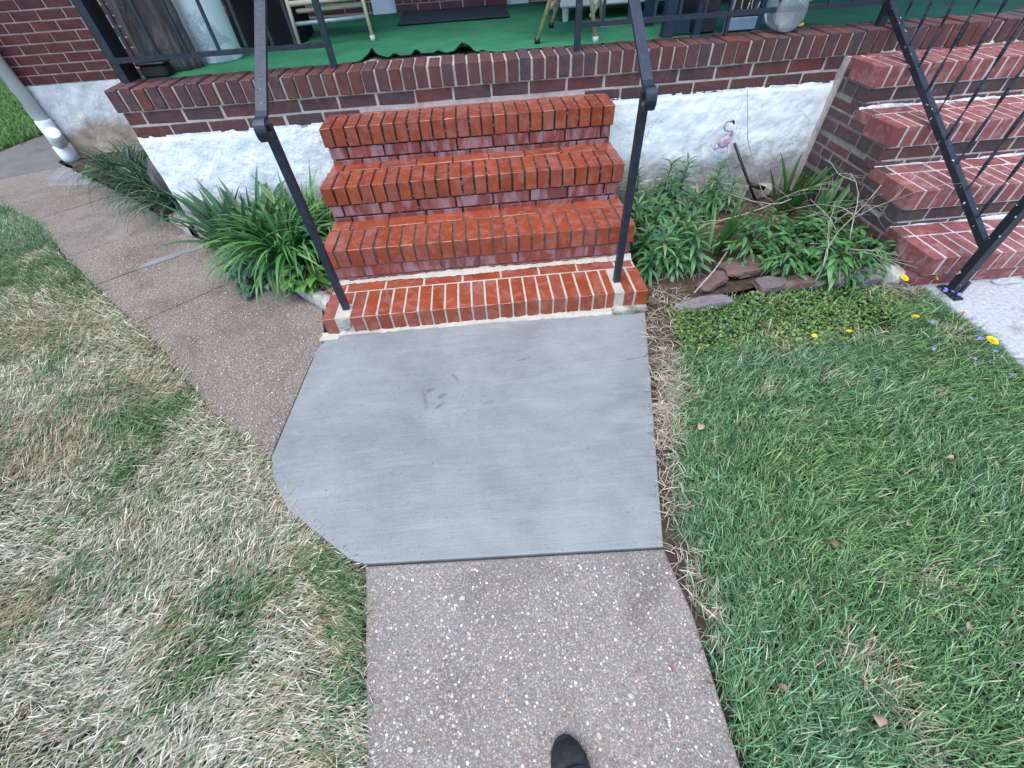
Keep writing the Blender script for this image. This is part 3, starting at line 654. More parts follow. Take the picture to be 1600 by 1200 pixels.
# downspout at the house corner
ds = empty('downspout', (-3.145,3.10,0), label='white plastic downspout with angled fitting at the house corner', cat='downspout')
child('pipe', MB().tube([(-3.145,3.10,.30),(-3.145,3.10,5.9)], .052, 16).me('pipe', True), 'white_pvc', ds)
child('fitting', MB().tube([(-3.145,3.10,.315),(-3.145,3.10,.30),(-3.145,3.10,.10),(-3.145,3.10,.095)], [.058,.064,.064,.058], 18).me('fitting', True), 'white_pvc', ds)
child('side_outlet', MB().tube([(-3.125,3.07,.12),(-3.065,3.01,.20),(-3.045,2.99,.235),(-3.04,2.985,.241)], [.052,.055,.058,.050], 16).me('side_outlet', True), 'white_pvc', ds)
child('collar', MB().tube([(-3.145,3.10,.10),(-3.145,3.10,.098),(-3.145,3.10,.0),(-3.145,3.10,-.05)], [.066,.074,.074,.068], 18).me('collar', True), 'white_pvc', ds)

# ------------------------------------------------------------------ neighbouring stairs on the right
rst = empty('brick_steps', (2.99,0,0), label='faded pink red brick stairs with sooty side bricks at the right behind black railing', cat='stairs', group='brick stairs up to the porch')
RY = [-.041,.265,.567,.871]; RZ = [.174,.366,.563,.760]; RX = 2.987; NBR = 24; PR = .0707; RHR = .096; RLR = .208; WF = 1.152
x1 = RX+NBR*PR-.01
for i, (y, z) in enumerate(zip(RY, RZ)):
    yn = RY[i+1] if i < 3 else WF
    for k in range(NBR): brick(rst, RX+k*PR, RX+k*PR+.0595, y, y+RLR, z-RHR, z, 'rtread')
    xx = RX+.004; first = True
    while xx < x1-.03:
        L = .055 if first else .2; first = False; e = min(xx+L, x1)
        if yn-(y+RLR) > .03: brick(rst, xx, e, y+RLR+.010, yn+.03, z-.057, z-.001, 'rtread')
        xx = e+.0105
    zl = RZ[i-1] if i else .0
    top = z-RHR-.010; cr = 0
    while top > zl+.014:
        bot = max(top-.059, zl-.02); xx = RX+.004; first = True
        while xx < x1-.03:
            L = [.095, .155][(i+cr) % 2] if first else .2; first = False; e = min(xx+L, x1-.01)
            brick(rst, xx, e, y+.010, y+.104, bot, top, 'rtread' if i == 0 else 'rside'); xx = e+.0105
        top = bot-.0095; cr += 1
# side face: rows of bricks running back to the porch wall
def side_row(z0, z1, yf, seed):
    rg = random.Random(seed); yy = yf; n = 0
    while yy < WF-.02:
        L = rg.choice((.095, .12)) if n == 0 else rg.choice((.2, .2, .095)); e = min(yy+L, WF-.012); n += 1
        if WF-e < .05: e = WF-.012
        if e-yy > .02: brick(rst, RX+.005, RX+.060, yy, e, z0, z1, 'rside', .0014, .008)
        yy = e+.0105
for i in range(4):
    zl = RZ[i-1] if i else .0
    h = RHR/2-.0045
    side_row(RZ[i]-RHR-.010-.059, RZ[i]-RHR-.010, RY[i]+.116, i)
    if i: side_row(zl-RHR+.001, zl-RHR+.001+h, RY[i-1]+RLR+.012, i+10); side_row(zl-h, zl+.001, RY[i-1]+RLR+.012, i+20)
side_row(RZ[3]-RHR+.003, RZ[3]-.002, RY[3]+RLR+.010, 40)
core(rst, [(RX+.030,x1-.006,RY[i]+.0035,WF,RZ[i]-.099,RZ[i]-.0025) for i in range(4)]+[(RX+.030,x1-.014,RY[i]+.0135,WF+.002,(RZ[i-1] if i else .0)-.03,RZ[i]-.097) for i in range(4)], 'mortar_pale')
core(rst, [(RX+.0075,RX+.0295,RY[i]+.005,WF-.001,RZ[i]-.100,RZ[i]-.004) for i in range(4)]+[(RX+.0095,RX+.0285,RY[i]+.015,WF+.001,(RZ[i-1] if i else .0)-.03,RZ[i]-.098) for i in range(4)], 'mortar_grey')
for i in range(1, 5):   # pale mortar beads where each riser meets the tread below
    yb = RY[i] if i < 4 else WF-.004; zb = RZ[i-1]
    def bead(u, v, yb=yb, zb=zb):
        x = RX-.002+u*(x1-RX); w = max(.12, .50+.8*mnoise.noise(Vector((x*7, zb*31, 0))))
        return (x, yb+.010-.020*w*math.cos(v*1.57), zb-.001+.018*w*math.sin(v*1.57)), (0, -.5, .5)
    rough_grid('mortar', bead, 150, 4, .009, 34, 'mortar_new' if i == 4 else 'bead', rst, i)
core(rst, [(RX-.016,RX+.006,WF-.030,WF+.004,.0,.757)], 'mortar_old', 'mortar')
for k, (x, y, r) in enumerate([(3.07,.05,.05),(3.47,-.06,.055),(3.64,-.055,.045),(3.86,-.055,.06)]):
    o = child('mortar_lump', rock_me(r*1.5,.03,.025,k+31,.3,3,.4), 'rpath' if k else 'chunk', rst, False); o.location = (x-2.99,y,.003)

# ------------------------------------------------------------------ black iron railings
def flat_bar(path, w, h, name):
    """handrail of flat section following a path in the y-z plane"""
    v = []; f = []; n = len(path)
    for i, (x, y, z) in enumerate(path):
        a = path[max(i-1, 0)]; b = path[min(i+1, n-1)]; d = Vector((0, b[1]-a[1], b[2]-a[2])).normalized(); nn = Vector((0, -d.z, d.y))
        if i and nn.dot(pn) < 0: nn = -nn
        pn = nn
        for sx, sn in ((-.5, -.35), (.5, -.35), (.5, .25), (.28, .5), (-.28, .5), (-.5, .25)):
            p = Vector((x, y, z))+Vector((sx*w, 0, 0))+nn*sn*h; v.append(p)
    for i in range(n-1):
        for k in range(6): f.append((i*6+k, i*6+(k+1) % 6, (i+1)*6+(k+1) % 6, (i+1)*6+k))
    f += [tuple(range(5, -1, -1)), tuple((n-1)*6+k for k in range(6))]
    return mesh(name, v, f)
def stair_rail(px, py, pxt, hx, label, s):
    r = empty('stair_railing', (px, py, .10), label=label, cat='railing', group='handrails beside the orange brick stairs')
    child('post', bar((px, py, .09), (pxt, py, .935), .030), 'iron', r)
    curl = [(hx, .080-.022*math.sin(a)-.030, .925+.030*math.cos(a)) for a in np.linspace(.3, 4.3, 14)]
    child('handrail', flat_bar([(hx, 1.27, .955+.66*1.19)]+[(hx, .08+.1*k, .955+.066*k) for k in (11, 10)]+[(hx, .08+.1*k, .955+.066*k) for k in range(9, 0, -1)]+[(hx, .10, .967),(hx, .075, .955)]+curl, .040, .022, 'handrail'), 'iron', r)
    return r
stair_rail(.101, .081, .090, .085, 'black iron handrail with curled end on the left of the orange brick stairs', -1)
stair_rail(1.472, .104, 1.470, 1.468, 'black iron handrail with curled end on the right of the orange brick stairs', 1)
def porch_rail(x0, x1, bal, label, posts, extra=None):
    r = empty('porch_railing', (x0, 1.251, .866), label=label, cat='railing', group='iron railings along the porch wall')
    child('bottom_rail', bar((x0, 1.251, .970), (x1, 1.251, .970), .022), 'iron', r)
    child('top_rail', flat_bar_x(x0, x1, 1.251, 1.67), 'iron', r)
    for x in bal: child('baluster', bar((x, 1.251, .970), (x, 1.251, 1.665), .014), 'iron', r)
    for x, w, y in posts: child('post', bar((x, y, .86), (x, y, 1.685), w), 'iron', r)
    for x in (extra or []): child('foot', bar((x, 1.251, .86), (x, 1.251, .970), .017), 'iron', r)
def flat_bar_x(x0, x1, y, z): return MB().box(x0, x1, y-.022, y+.022, z, z+.018, .004).me('top_rail')
porch_rail(-1.051, .085, [-.93,-.80,-.65,-.482,-.335,-.198,-.077], 'black iron porch railing left of the orange stairs with straight balusters', [(-1.051,.034,1.283),(.084,.031,1.262)])
porch_rail(1.43, 3.155, [1.572,1.711,1.851,1.99,2.128,2.268,2.405,2.542,2.679,2.82,2.958,3.074], 'black iron porch railing between the two flights of brick stairs', [(1.428,.031,1.209),(3.163,.038,1.24)], [2.273])
def twisted(x, y, z0, z1):
    n = 40; v = []; f = []; w, tck = .0075, .0022; ph = random.random()*3
    for i in range(n+1):
        t = i/n; z = z0+(z1-z0)*t; a = ph+2*math.pi*2.6*t; c, s = math.cos(a), math.sin(a)
        for p, q in ((-w,-tck),(w,-tck),(w,tck),(-w,tck)): v.append((x+p*c-q*s, y+p*s+q*c, z))
    for i in range(n):
        for k in range(4): f.append((i*4+k, i*4+(k+1) % 4, i*4+4+(k+1) % 4, i*4+4+k))
    return mesh('baluster', v, f)
rr = empty('stair_railing', (3.139,-.104,0), label='black iron stair railing with twisted balusters and paint specks on the right hand stairs', cat='railing')
child('post', bar((3.139,-.104,-.02), (3.139,-.104,1.14), .040), 'iron_speck', rr)
child('base_strap', MB().box(3.117,3.161,-.165,-.045,.0,.010).box(3.164,3.182,-.126,-.080,.0,.075).me('base_strap'), 'iron_speck', rr)
child('bottom_rail', bar((3.163,1.24,.963), (3.139,-.104,.245), .031), 'iron_speck', rr)
child('handrail', flat_bar([(3.163,1.24,1.80)]+[(3.15,.57,1.44)]+[(3.139,-.104,1.085),(3.139,-.16,1.05)], .044, .023, 'handrail'), 'iron_speck', rr)
for k in range(9):
    y = 1.082-.1312*k; zb = .245+(y+.104)/1.344*.718; child('baluster', twisted(3.139+.018*(y+.104), y, zb, zb+.83), 'iron', rr)

# ------------------------------------------------------------------ things on the porch
col = empty('white_column', (-.705,1.735,0.865), label='round white column with peeling grey patches standing on the green carpet', cat='column')
child('shaft', MB().tube([(-.705,1.735,0.866),(-.705,1.735,0.873),(-.705,1.735,3.25)], [.122,.128,.122], 32).me('shaft', True), 'column', col)
def bark_me(x, y, r, h, seed):
    v = []; f = []; n = 26; m = 34
    for j in range(m+1):
        z = .866+h*j/m
        for i in range(n):
            a = 2*math.pi*i/n; p = Vector((math.cos(a), math.sin(a), z*1.4))
            d = r*(1+.35*mnoise.fractal(p*1.3+Vector((seed, 0, 0)), 1, 2, 5)+.10*math.sin(5*a+z*4+seed)); v.append((x+d*math.cos(a), y+d*math.sin(a)*.8, z))
    for j in range(m):
        for i in range(n): f.append((j*n+i, j*n+(i+1) % n, (j+1)*n+(i+1) % n, (j+1)*n+i))
    f += [tuple(range(n-1, -1, -1)), tuple(m*n+i for i in range(n))]
    return mesh('bark_log', v, f, True)
tag(link('bark_log', bark_me(-.845,1.535,.085,1.05,3), 'bark'), 'rough grey bark log on end nearest the white column', 'log', 'bark logs at the porch corner')
tag(link('bark_log', bark_me(-.985,1.50,.060,1.0,8), 'bark'), 'thinner rough bark log nearest the porch corner post', 'log', 'bark logs at the porch corner')
bb = empty('black_bin', (-.95,1.40,0.865), label='black plastic bin low in the porch corner before the bark logs', cat='bin')
child('body', MB().box(-1.00,-.86,1.352,1.44,0.866,0.925,.01).me('body'), 'black_plastic', bb); child('rim', MB().box(-1.008,-.852,1.346,1.446,0.925,0.935,.004).me('rim'), 'black_plastic', bb)
gc = empty('covered_grill', (-.50,2.26,0.865), label='tall object under a black cover behind the white column', cat='covered grill')
def cov(u, v):
    a = 2*math.pi*u; k = max(abs(math.cos(a)), abs(math.sin(a))); rx = .21*(1-.08*v)/k*.95; z = .868+v*1.04
    fl = 1+.05*math.sin(9*a)*(1-v); return (-.50+rx*1.05*math.cos(a)*fl, 2.26+rx*math.sin(a)*fl, z), (math.cos(a), math.sin(a), 0)
rough_grid('cover', cov, 60, 16, .02, 4, 'black_fabric', gc, 2)
child('cover_top', MB().box(-.70,-.30,2.07,2.45,1.911,1.926,.006).me('cover_top'), 'black_fabric', gc)

def chair(name, x, y, w, label, colr, rz=0.0):
    c = empty(name, (x, y, .866), rz, label, 'folding chair', 'folding chairs on the porch')
    def T(p, q, r, m, nm): child(nm, MB().tube([p, q], r, 8).me(nm, True), m, c, False)
    for s in (-1, 1):
        T((s*w/2, 0, .012), (s*w/2*.93, .10, .45), .012, colr, 'front_leg'); T((s*w/2*1.06, .34, .012), (s*w/2*1.02, .02, .80), .012, colr, 'back_leg')
        T((s*w/2, 0, .0), (s*w/2, 0, .028), .017, 'white_cap', 'foot'); T((s*w/2*1.06, .34, .0), (s*w/2*1.06, .34, .028), .017, 'black_plastic', 'foot')
    T((-w/2*.98, .035, .120), (w/2*.98, .035, .120), .011, 'grey_metal', 'stretcher'); T((-w/2*.95, .05, .215), (w/2*.95, .05, .215), .014, colr, 'stretcher'); T((-w/2*.95, .28, .155), (w/2*.95, .28, .155), .013, colr, 'stretcher')
    child('seat', MB().box(-w/2*.96, w/2*.96, .05, .42, .44, .462, .008).me('seat'), colr, c, False); child('backrest', MB().box(-w/2*.96, w/2*.96, .0, .02, .66, .82, .008).me('backrest'), colr, c, False)
    return c
chair('folding_chair', -.02, 1.908, .466, 'cream metal folding chair with white feet left of the door step', 'beige_metal', .22)
chair('folding_chair', 1.64, 1.60, .46, 'cream wooden legged folding chair by the right stair railing post', 'wood', math.radians(72))
wc = empty('white_cabinet', (1.904,2.410,0.865), label='white enamel cabinet on small feet behind the folding chair at right', cat='cabinet')
child('body', MB().box(1.475,2.30,2.085,2.60,0.941,1.768,.008).me('body'), 'white_panel', wc); child('side_panel', MB().box(1.444,1.473,2.095,2.60,0.941,1.768,.004).me('side_panel'), 'black_plastic', wc)
for (x, y) in ((1.52,2.13),(2.26,2.13),(1.52,2.56),(2.26,2.56)): child('foot', MB().tube([(x, y, .866),(x, y, .943)], [.02,.026], 10).me('foot'), 'white_cap', wc)
child('knob', MB().tube([(1.585,2.085,.968),(1.585,2.07,.968)], .006, 8).me('knob'), 'black_plastic', wc)

sh = empty('plant_stand', (1.999,1.419,0.865), label='dark blue wooden stand with low rails behind the right porch railing', cat='stand')
for (x, y, w) in ((1.985,1.385,.058),(2.165,1.400,.040),(1.985,1.76,.053),(2.165,1.76,.040)): child('leg', bar((x, y, .866), (x, y, 1.63), w), 'navy', sh)
child('rail', MB().box(1.994,2.120,1.385,1.409,0.873,0.941,.004).me('rail'), 'navy', sh); child('shelf', MB().box(1.957,2.147,1.398,1.777,1.294,1.315,.003).me('shelf'), 'navy', sh)
tb = empty('storage_tub', (2.315,1.567,0.865), label='dark blue black plastic tub behind the railing left of the clear jug', cat='tub')
child('body', MB().box(2.168,2.273,1.388,1.883,0.866,1.242,.01).me('body'), 'black_plastic', tb); child('lid', MB().box(2.157,2.284,1.377,1.893,1.242,1.268,.006).me('lid'), 'navy', tb)
fr = empty('plastic_tray', (2.431,1.409,0.865), label='blue grey plastic tray with raised frame leaning on the porch edge', cat='tray')
child('panel', MB().box(2.341,2.500,1.361,1.382,0.873,0.931,.004).me('panel'), 'bluegrey', fr)
child('side_bar', bar((2.328,1.372,0.867), (2.352,1.398,1.210), .022), 'bluegrey', fr); child('side_bar', bar((2.510,1.372,0.867), (2.526,1.398,1.210), .028), 'navy', fr); child('back', MB().box(2.326,2.526,1.393,1.403,0.873,1.210).me('back'), 'black_plastic', fr)
for k, x in enumerate((2.40, 2.457)):
    tag(link('wire_loop', MB().tube([(x+.022*math.cos(a), 1.355-.004*k, 1.0+.052*math.sin(a)) for a in np.linspace(0,6.2,20)], .0028, 6).me('wire_loop', True), 'beige_metal'), ['thin pale wire loop hanging left of the other behind the porch railing','thin pale wire loop nearest the clear jug behind the railing'][k], 'wire loop', 'wire loops behind the railing')
rb = empty('red_bag', (2.168,1.372,1.105), label='small red plastic bag hanging behind the right porch railing', cat='bag')
child('bag', rock_me(.035,.02,.075,4,.3,3,.8), 'red_plastic', rb, False); rb.children[0].location = (0,0,-.015); child('handle', MB().tube([(-.02,0,.04),(-.015,0,.09),(.015,0,.09),(.02,0,.04)], .004, 6).me('handle', True), 'red_plastic', rb, False)
jg = empty('clear_jug', (2.61,1.285,0.957), label='clear plastic jug lying on the porch wall with its round base outward', cat='jug')
prof = [(-.0805,.003),(-.080,.030),(-.080,.058),(-.073,.078),(-.058,.086),(.06,.086),(.10,.07),(.13,.03),(.165,.027)]
child('body', MB().tube([(0, y, 0) for y, r in prof], [r for y, r in prof], 24).me('body', True), 'clear', jg, False)
child('cap', MB().tube([(0,.165,0),(0,.19,0)], .030, 16).me('cap', True), 'water_blue', jg, False)
bl = link('blue_bag', rock_me(.10,.05,.05,6,.35,3,.8), 'water_blue'); bl.location = (2.747,1.372,1.036); tag(bl, 'crumpled pale blue plastic bag behind the railing above the jug', 'bag')
yh = link('yellow_handle', MB().tube([(2.763-.037*math.sin(a), 1.356, .931-.055*math.cos(a)) for a in np.linspace(-.5,3.2,16)]+[(2.821,1.356,0.999)], .0085, 8).me('yellow_handle', True), 'yellow_plastic'); tag(yh, 'curved yellow plastic handle beside the clear jug', 'handle')
bx = empty('low_bench', (2.273,2.199,0.865), label='dark low bench in the shade behind the plastic tub', cat='bench')
child('top', MB().box(2.431,3.748,2.094,2.515,1.273,1.315,.004).me('top'), 'navy', bx)
for x in (2.50,3.68):
    child('leg', MB().box(x-.03,x+.03,2.11,2.50,.866,1.273,.004).me('leg'), 'black_plastic', bx)

# ------------------------------------------------------------------ flamingo and stake against the wall
fl = empty('garden_flamingo', (2.385,1.110,.335), label='faded pink plastic flamingo ornament leaning against the cracked white wall', cat='garden ornament')
bm_ = rock_me(.055,.028,.042,2,.12,3,.95); ob = child('body', bm_, 'flamingo', fl, False); ob.location = (-.02,-.02,.045); ob.rotation_euler = (0, -.55, 0)
sc_ = MB()
for k in range(26):
    a = random.uniform(-.8, .8); b = random.uniform(-.7, .7); c = Vector((-.02+.05*a, -.047+.012*abs(b), .045+.03*b+.028*a))
    sc_.add([c+Vector((-.012,-.003,.004)), c+Vector((0,-.006,-.009)), c+Vector((.012,-.003,.004)), c+Vector((0,-.002,.010))], [(0,1,2,3)])
child('feathers', sc_.me('feathers', True), 'flamingo', fl, False)
nk = [(.020,-.02,.080),(.028,-.022,.105),(.018,-.024,.122),(-.015,-.024,.125),(-.045,-.024,.135),(-.058,-.024,.160),(-.052,-.024,.186),(-.030,-.024,.198),(-.008,-.024,.194)]
child('neck', MB().tube(nk, [.017,.012,.009,.0075,.007,.007,.008,.011,.010], 10).me('neck', True), 'flamingo', fl, False)
child('beak', MB().tube([(-.012,-.024,.196),(.004,-.024,.190),(.014,-.024,.176),(.016,-.024,.166)], [.009,.010,.007,.002], 8).me('beak', True), 'beak', fl, False)
child('tail', MB().tube([(-.06,-.02,.018),(-.085,-.018,-.012)], [.022,.006], 8).me('tail', True), 'flamingo', fl, False)
child('leg', MB().tube([(.015,-.02,.02),(.05,-.03,-.10),(.115,-.05,-.25)], .004, 6).me('leg', True), 'flamingo', fl, False)
fl.scale = (.78,.78,.78)
sk = empty('garden_stake', (2.71,1.0,.0), label='black metal stake leaning on the white wall beneath the flamingo', cat='stake')
child('rod', MB().tube([(2.715,1.0,-.06),(2.59,1.065,.135),(2.457,1.125,.345)], .0085, 8).me('rod', True), 'beak', sk)
child('cable', MB().tube([(2.80,.91,.0),(2.695,.995,.05),(2.62,1.055,.188),(2.526,1.105,.367),(2.44,1.132,.63)], .003, 6).me('cable', True), 'twig', sk)
child('crossbar', MB().tube([(2.635,1.08,.09),(2.735,1.07,.06)], .014, 10).me('crossbar', True), 'beak', sk)

# ------------------------------------------------------------------ shoe of the person taking the picture
def shoe():
    s = empty('shoe', (.934,-1.793,-.007), .20, 'toe of a black navy shoe standing on the pebbled path', 'shoe')
    def loft(secs, cap=True):
        n = 20; v = []; f = []
        for (y, w, zb, zt, sq) in secs:
            for k in range(n):
                a = 2*math.pi*k/n; c, si = math.cos(a), math.sin(a); x = w*math.copysign(abs(c)**sq, c); z = (zb+zt)/2+(zt-zb)/2*math.copysign(abs(si)**sq, si); v.append((x, y, z))
        for i in range(len(secs)-1):
            for k in range(n): f.append((i*n+k, i*n+(k+1) % n, (i+1)*n+(k+1) % n, (i+1)*n+k))
        f += [tuple(range(n-1, -1, -1)), tuple((len(secs)-1)*n+k for k in range(n))]; return v, f
    up = [(-.142,.020,.03,.085,.9),(-.135,.031,.025,.100,.8),(-.10,.036,.022,.098,.8),(-.05,.036,.022,.094,.8),(0,.037,.022,.088,.8),(.05,.041,.022,.072,.8),(.09,.042,.022,.060,.8),(.115,.036,.022,.053,.85),(.132,.024,.022,.044,.9),(.140,.010,.024,.036,1)]
    child('upper', mesh('upper', *loft(up), True), 'shoe', s, False)
    so_ = [(-.150,.018,.0,.030,.5),(-.144,.032,.0,.032,.4),(-.08,.038,.0,.030,.4),(0,.039,.0,.028,.4),(.06,.046,.0,.027,.4),(.10,.046,.0,.028,.4),(.128,.035,.002,.030,.45),(.145,.020,.004,.030,.5),(.150,.008,.006,.028,.6)]
    child('sole', mesh('sole', *loft(so_), True), 'sole', s, False)
    child('toe_cap', mesh('toe_cap', *loft([(.085,.0425,.03,.0635,.8),(.105,.040,.03,.0585,.82),(.122,.0325,.03,.0515,.86),(.136,.020,.03,.044,.9)]), True), 'sole', s, False)
    child('seam', MB().tube([(.0435*math.cos(a), .078+.010*math.sin(a)**2, .020+.0455*math.sin(a)**.8) for a in np.linspace(.02, 3.12, 22)], .0016, 6).me('seam', True), 'black_fabric', s, False)
    child('collar', MB().tube([(.036*math.cos(a), -.075+.062*math.sin(a), .098+.004*math.sin(a)) for a in np.linspace(0, 6.28, 24)], .010, 8).me('collar', True), 'black_fabric', s, False)
    child('tongue', mesh('tongue', *loft([(-.02,.020,.07,.108,.9),(.03,.022,.06,.085,.9)]), True), 'shoe', s, False)
    for k in range(4): y = -.005+.016*k; z = .094-.30*(y+.005)-.0; child('lace', MB().tube([(-.026, y, z-.008),(0, y+.004, z+.004),(.026, y, z-.008)], .0028, 6).me('lace', True), 'black_fabric', s, False)
shoe()

# ------------------------------------------------------------------ stones edging the right bed
for k, (x, y, z, rx, ry, rz, rot, m, lab) in enumerate([
    (1.905,.005,.012,.165,.052,.040,-.02,'stone_mauve','long mauve grey stone lying flat at the corner of the right lawn'),
    (2.02,.155,.030,.11,.055,.035,.5,'stone_red','small wedge of red brown stone behind the long mauve one'),
    (2.25,.265,.030,.165,.085,.032,.14,'stone_red','flat red brown slab of stone tilted in the right flower bed'),
    (2.305,.085,.025,.080,.060,.055,.1,'stone_dark','rounded dusky stone at the left end of the edging row'),
    (2.445,.090,.022,.115,.058,.050,.05,'stone_red','brown stone with straight top second in the edging row'),
    (2.605,.082,.015,.120,.050,.045,-.03,'stone_dark','long grey brown stone in the middle of the edging row'),
    (2.71,.105,.030,.072,.052,.050,.2,'stone_mauve','knobbly pinkish stone left of the round mauve one'),
    (2.815,.075,.035,.074,.062,.062,0,'stone_mauve','round mauve stone at the right end of the edging row'),
    (2.955,.075,.030,.062,.085,.075,.3,'chunk','pale broken lump of concrete at the corner of the right stairs')]):
    o = link('edging_stone', rock_me(rx*1.05,ry*1.0,rz*.95,k+3,.30,3,.55), m); o.location = (x, y, z-.020); o.rotation_euler = (random.uniform(-.1,.1), random.uniform(-.1,.1), rot); tag(o, lab, 'stone', 'stones edging the right flower bed')

# ------------------------------------------------------------------ plants
def leaf_strap(L, w, a0, droop, seg=9, fold=.35, tipstart=.55):
    """ribbon leaf starting at the origin and bending over along +x; a0 = lean from upright"""
    v = []; f = []; x = z = 0; a = a0
    for i in range(seg+1):
        t = i/seg
        ww = w*.5*(min(1, .55+t*2.2))*(1 if t < tipstart else max(0.03, 1-((t-tipstart)/(1-tipstart))**1.6))
        nx, nz = -math.cos(a), math.sin(a)
        for s in (-1, 0, 1): v.append((x+abs(s)*nx*ww*fold, s*ww, z+abs(s)*nz*ww*fold))
        x += L/seg*math.sin(a); z += L/seg*math.cos(a); a += droop/seg*(.4+1.2*t)
    for i in range(seg):
        for k in (0, 1): p = i*3+k; f.append((p, p+1, p+4, p+3))
    return v, f
def leaf_lance(L, w, bend=.5, seg=6, fold=.3, wide=.4):
    v = []; f = []; x = z = 0; a = math.pi/2-.1
    for i in range(seg+1):
        t = i/seg; ww = w*.5*max(.04, math.sin(math.pi*min(1, t**(.8 if wide < .5 else .55)*.96+.03)))
        for s in (-1, 0, 1): v.append((x, s*ww, z+abs(s)*ww*fold))
        x += L/seg*math.sin(a); z += L/seg*math.cos(a); a += bend/seg
    for i in range(seg):
        for k in (0, 1): p = i*3+k; f.append((p, p+1, p+4, p+3))
    return v, f
def variants(fn, n, mat, name='leaf'):
    out = []
    for k in range(n):
        me = mesh(name, *fn(k), True); me.materials.append(M[mat]); out.append(me)
    return out
def put_leaf(par, me, loc, rz, sc=1.0, tilt=0.0, roll=0.0, name='leaf'):
    o = bpy.data.objects.new(name, me); COL.objects.link(o); o.parent = par; o.location = loc; o.rotation_euler = (roll, tilt, rz); o.scale = (sc, sc, sc); return o
def clump(name, loc, n, vs, rad, label, cat, group=None, rng=None, sc=(.75, 1.1), face=None, spread=math.pi):
    r = empty(name, loc, 0, label, cat, group)
    for k in range(n):
        a = random.uniform(-math.pi, math.pi) if face is None else face+random.gauss(0, spread); d = rad*math.sqrt(random.random()); b = a+random.gauss(0, .5)
        put_leaf(r, random.choice(vs), (d*math.cos(b), d*math.sin(b), random.uniform(-.01, .005)), a, random.uniform(*sc), random.gauss(0, .10), random.gauss(0, .18))
    return r
dl = variants(lambda k: leaf_strap(.41+.030*k, .018, .08+.10*k, 1.7+.16*k), 7, 'daylily')
dlu = variants(lambda k: leaf_strap(.38+.03*k, .018, .05+.08*k, .6+.12*k), 5, 'daylily')
clump('daylily', (-.36,.72,.03), 240, dl, .09, 'big arching daylily clump left of the stairs spilling over the curb', 'daylily', 'daylily clumps in the left bed')
clump('daylily', (-.13,.88,.03), 130, dl, .07, 'daylily clump close against the stair side behind the left handrail', 'daylily', 'daylily clumps in the left bed', sc=(.65, .95))
clump('daylily', (-.30,.92,.03), 44, dlu, .05, 'upright fresh green daylily shoots at the back of the left bed', 'daylily', 'daylily clumps in the left bed')
tu = variants(lambda k: leaf_strap(.36+.035*k, .036, .06+.11*k, .2+.15*k, 8, .35, .5), 6, 'tulip')
clump('tulip_plant', (-.66,.94,.03), 60, tu, .13, 'stiff grey green tulip leaves against the white wall in the left bed', 'tulip plant')
clump('tulip_plant', (-.86,1.04,.02), 40, tu, .08, 'small stiff leaved tulip plant at the left corner of the white wall', 'tulip plant', sc=(.6, .9))
def broad_plant(loc, n, L, w, mat, label, h=(.04, .16), rad=.13, cat='leafy plant', name='leafy_plant', group=None):
    vs = variants(lambda k: leaf_lance(L*(1+.12*k), w*(1+.08*k), .9, 6, .22, .7), 4, mat); r = empty(name, loc, 0, label, cat, group)
    for k in range(n):
        a = random.uniform(-math.pi, math.pi); d = rad*math.sqrt(random.random()); hh = random.uniform(*h)*(1-.35*d/rad)
        put_leaf(r, random.choice(vs), (d*math.cos(a), d*math.sin(a), hh), a+random.gauss(0, .5), random.uniform(.7, 1.15), random.uniform(-.3, .35), random.gauss(0, .3))
    m = MB()
    for k in range(10): a = random.uniform(-3.1, 3.1); m.tube([(0,0,-.01), (rad*.6*math.cos(a), rad*.6*math.sin(a), h[1]*.8)], .0018, 5)
    child('stems', m.me('stems'), 'stem', r, False); return r
broad_plant((-.22,.50,.03), 130, .065, .044, 'broad', 'bright green broad leaved plant under the daylily beside the lowest steps', (.02, .13), .15)
broad_plant((-.58,.68,.02), 110, .070, .034, 'greyleaf', 'blue green leafy plant hanging over the curb onto the walk', (.02, .15), .14)
broad_plant((-.53,.55,.0), 50, .060, .040, 'greyleaf', 'small blue green leaves spreading on the pebbled walk', (.005, .05), .09)
broad_plant((-.90,1.02,.0), 50, .050, .025, 'broad', 'yellow green low plant at the left end of the left bed', (.01, .09), .09)
li = variants(lambda k: leaf_strap(.36+.03*k, .011, .2+.12*k, 1.8+.15*k), 6, 'liriope')
for k, (x, y, n) in enumerate([(-1.40,1.68,210),(-1.74,2.02,220),(-2.12,2.36,200)]):
    clump('lilyturf', (x, y, .0), n, li, .13, ['dark green lilyturf tuft nearest the white wall corner','dark green lilyturf tuft midway along the porch side','dark green lilyturf tuft furthest back towards the downspout'][k], 'lilyturf', 'dark lilyturf tufts beside the walk')
broad_plant((-2.48,2.58,.0), 90, .050, .024, 'broad', 'low yellow green plant between the downspout and dark lilyturf', (.01, .13), .17)
broad_plant((-1.35,2.3,.0), 60, .06, .03, 'liriope', 'dark leaved plant in the shade beside the porch side wall', (.02, .2), .2)
tag(link('dead_stump', rock_me(.12,.10,.24,12,.4,3,.9), 'bark'), 'brown bark covered stump leaning at the porch corner beside the lilyturf', 'stump').location = (-1.50,1.78,.12)

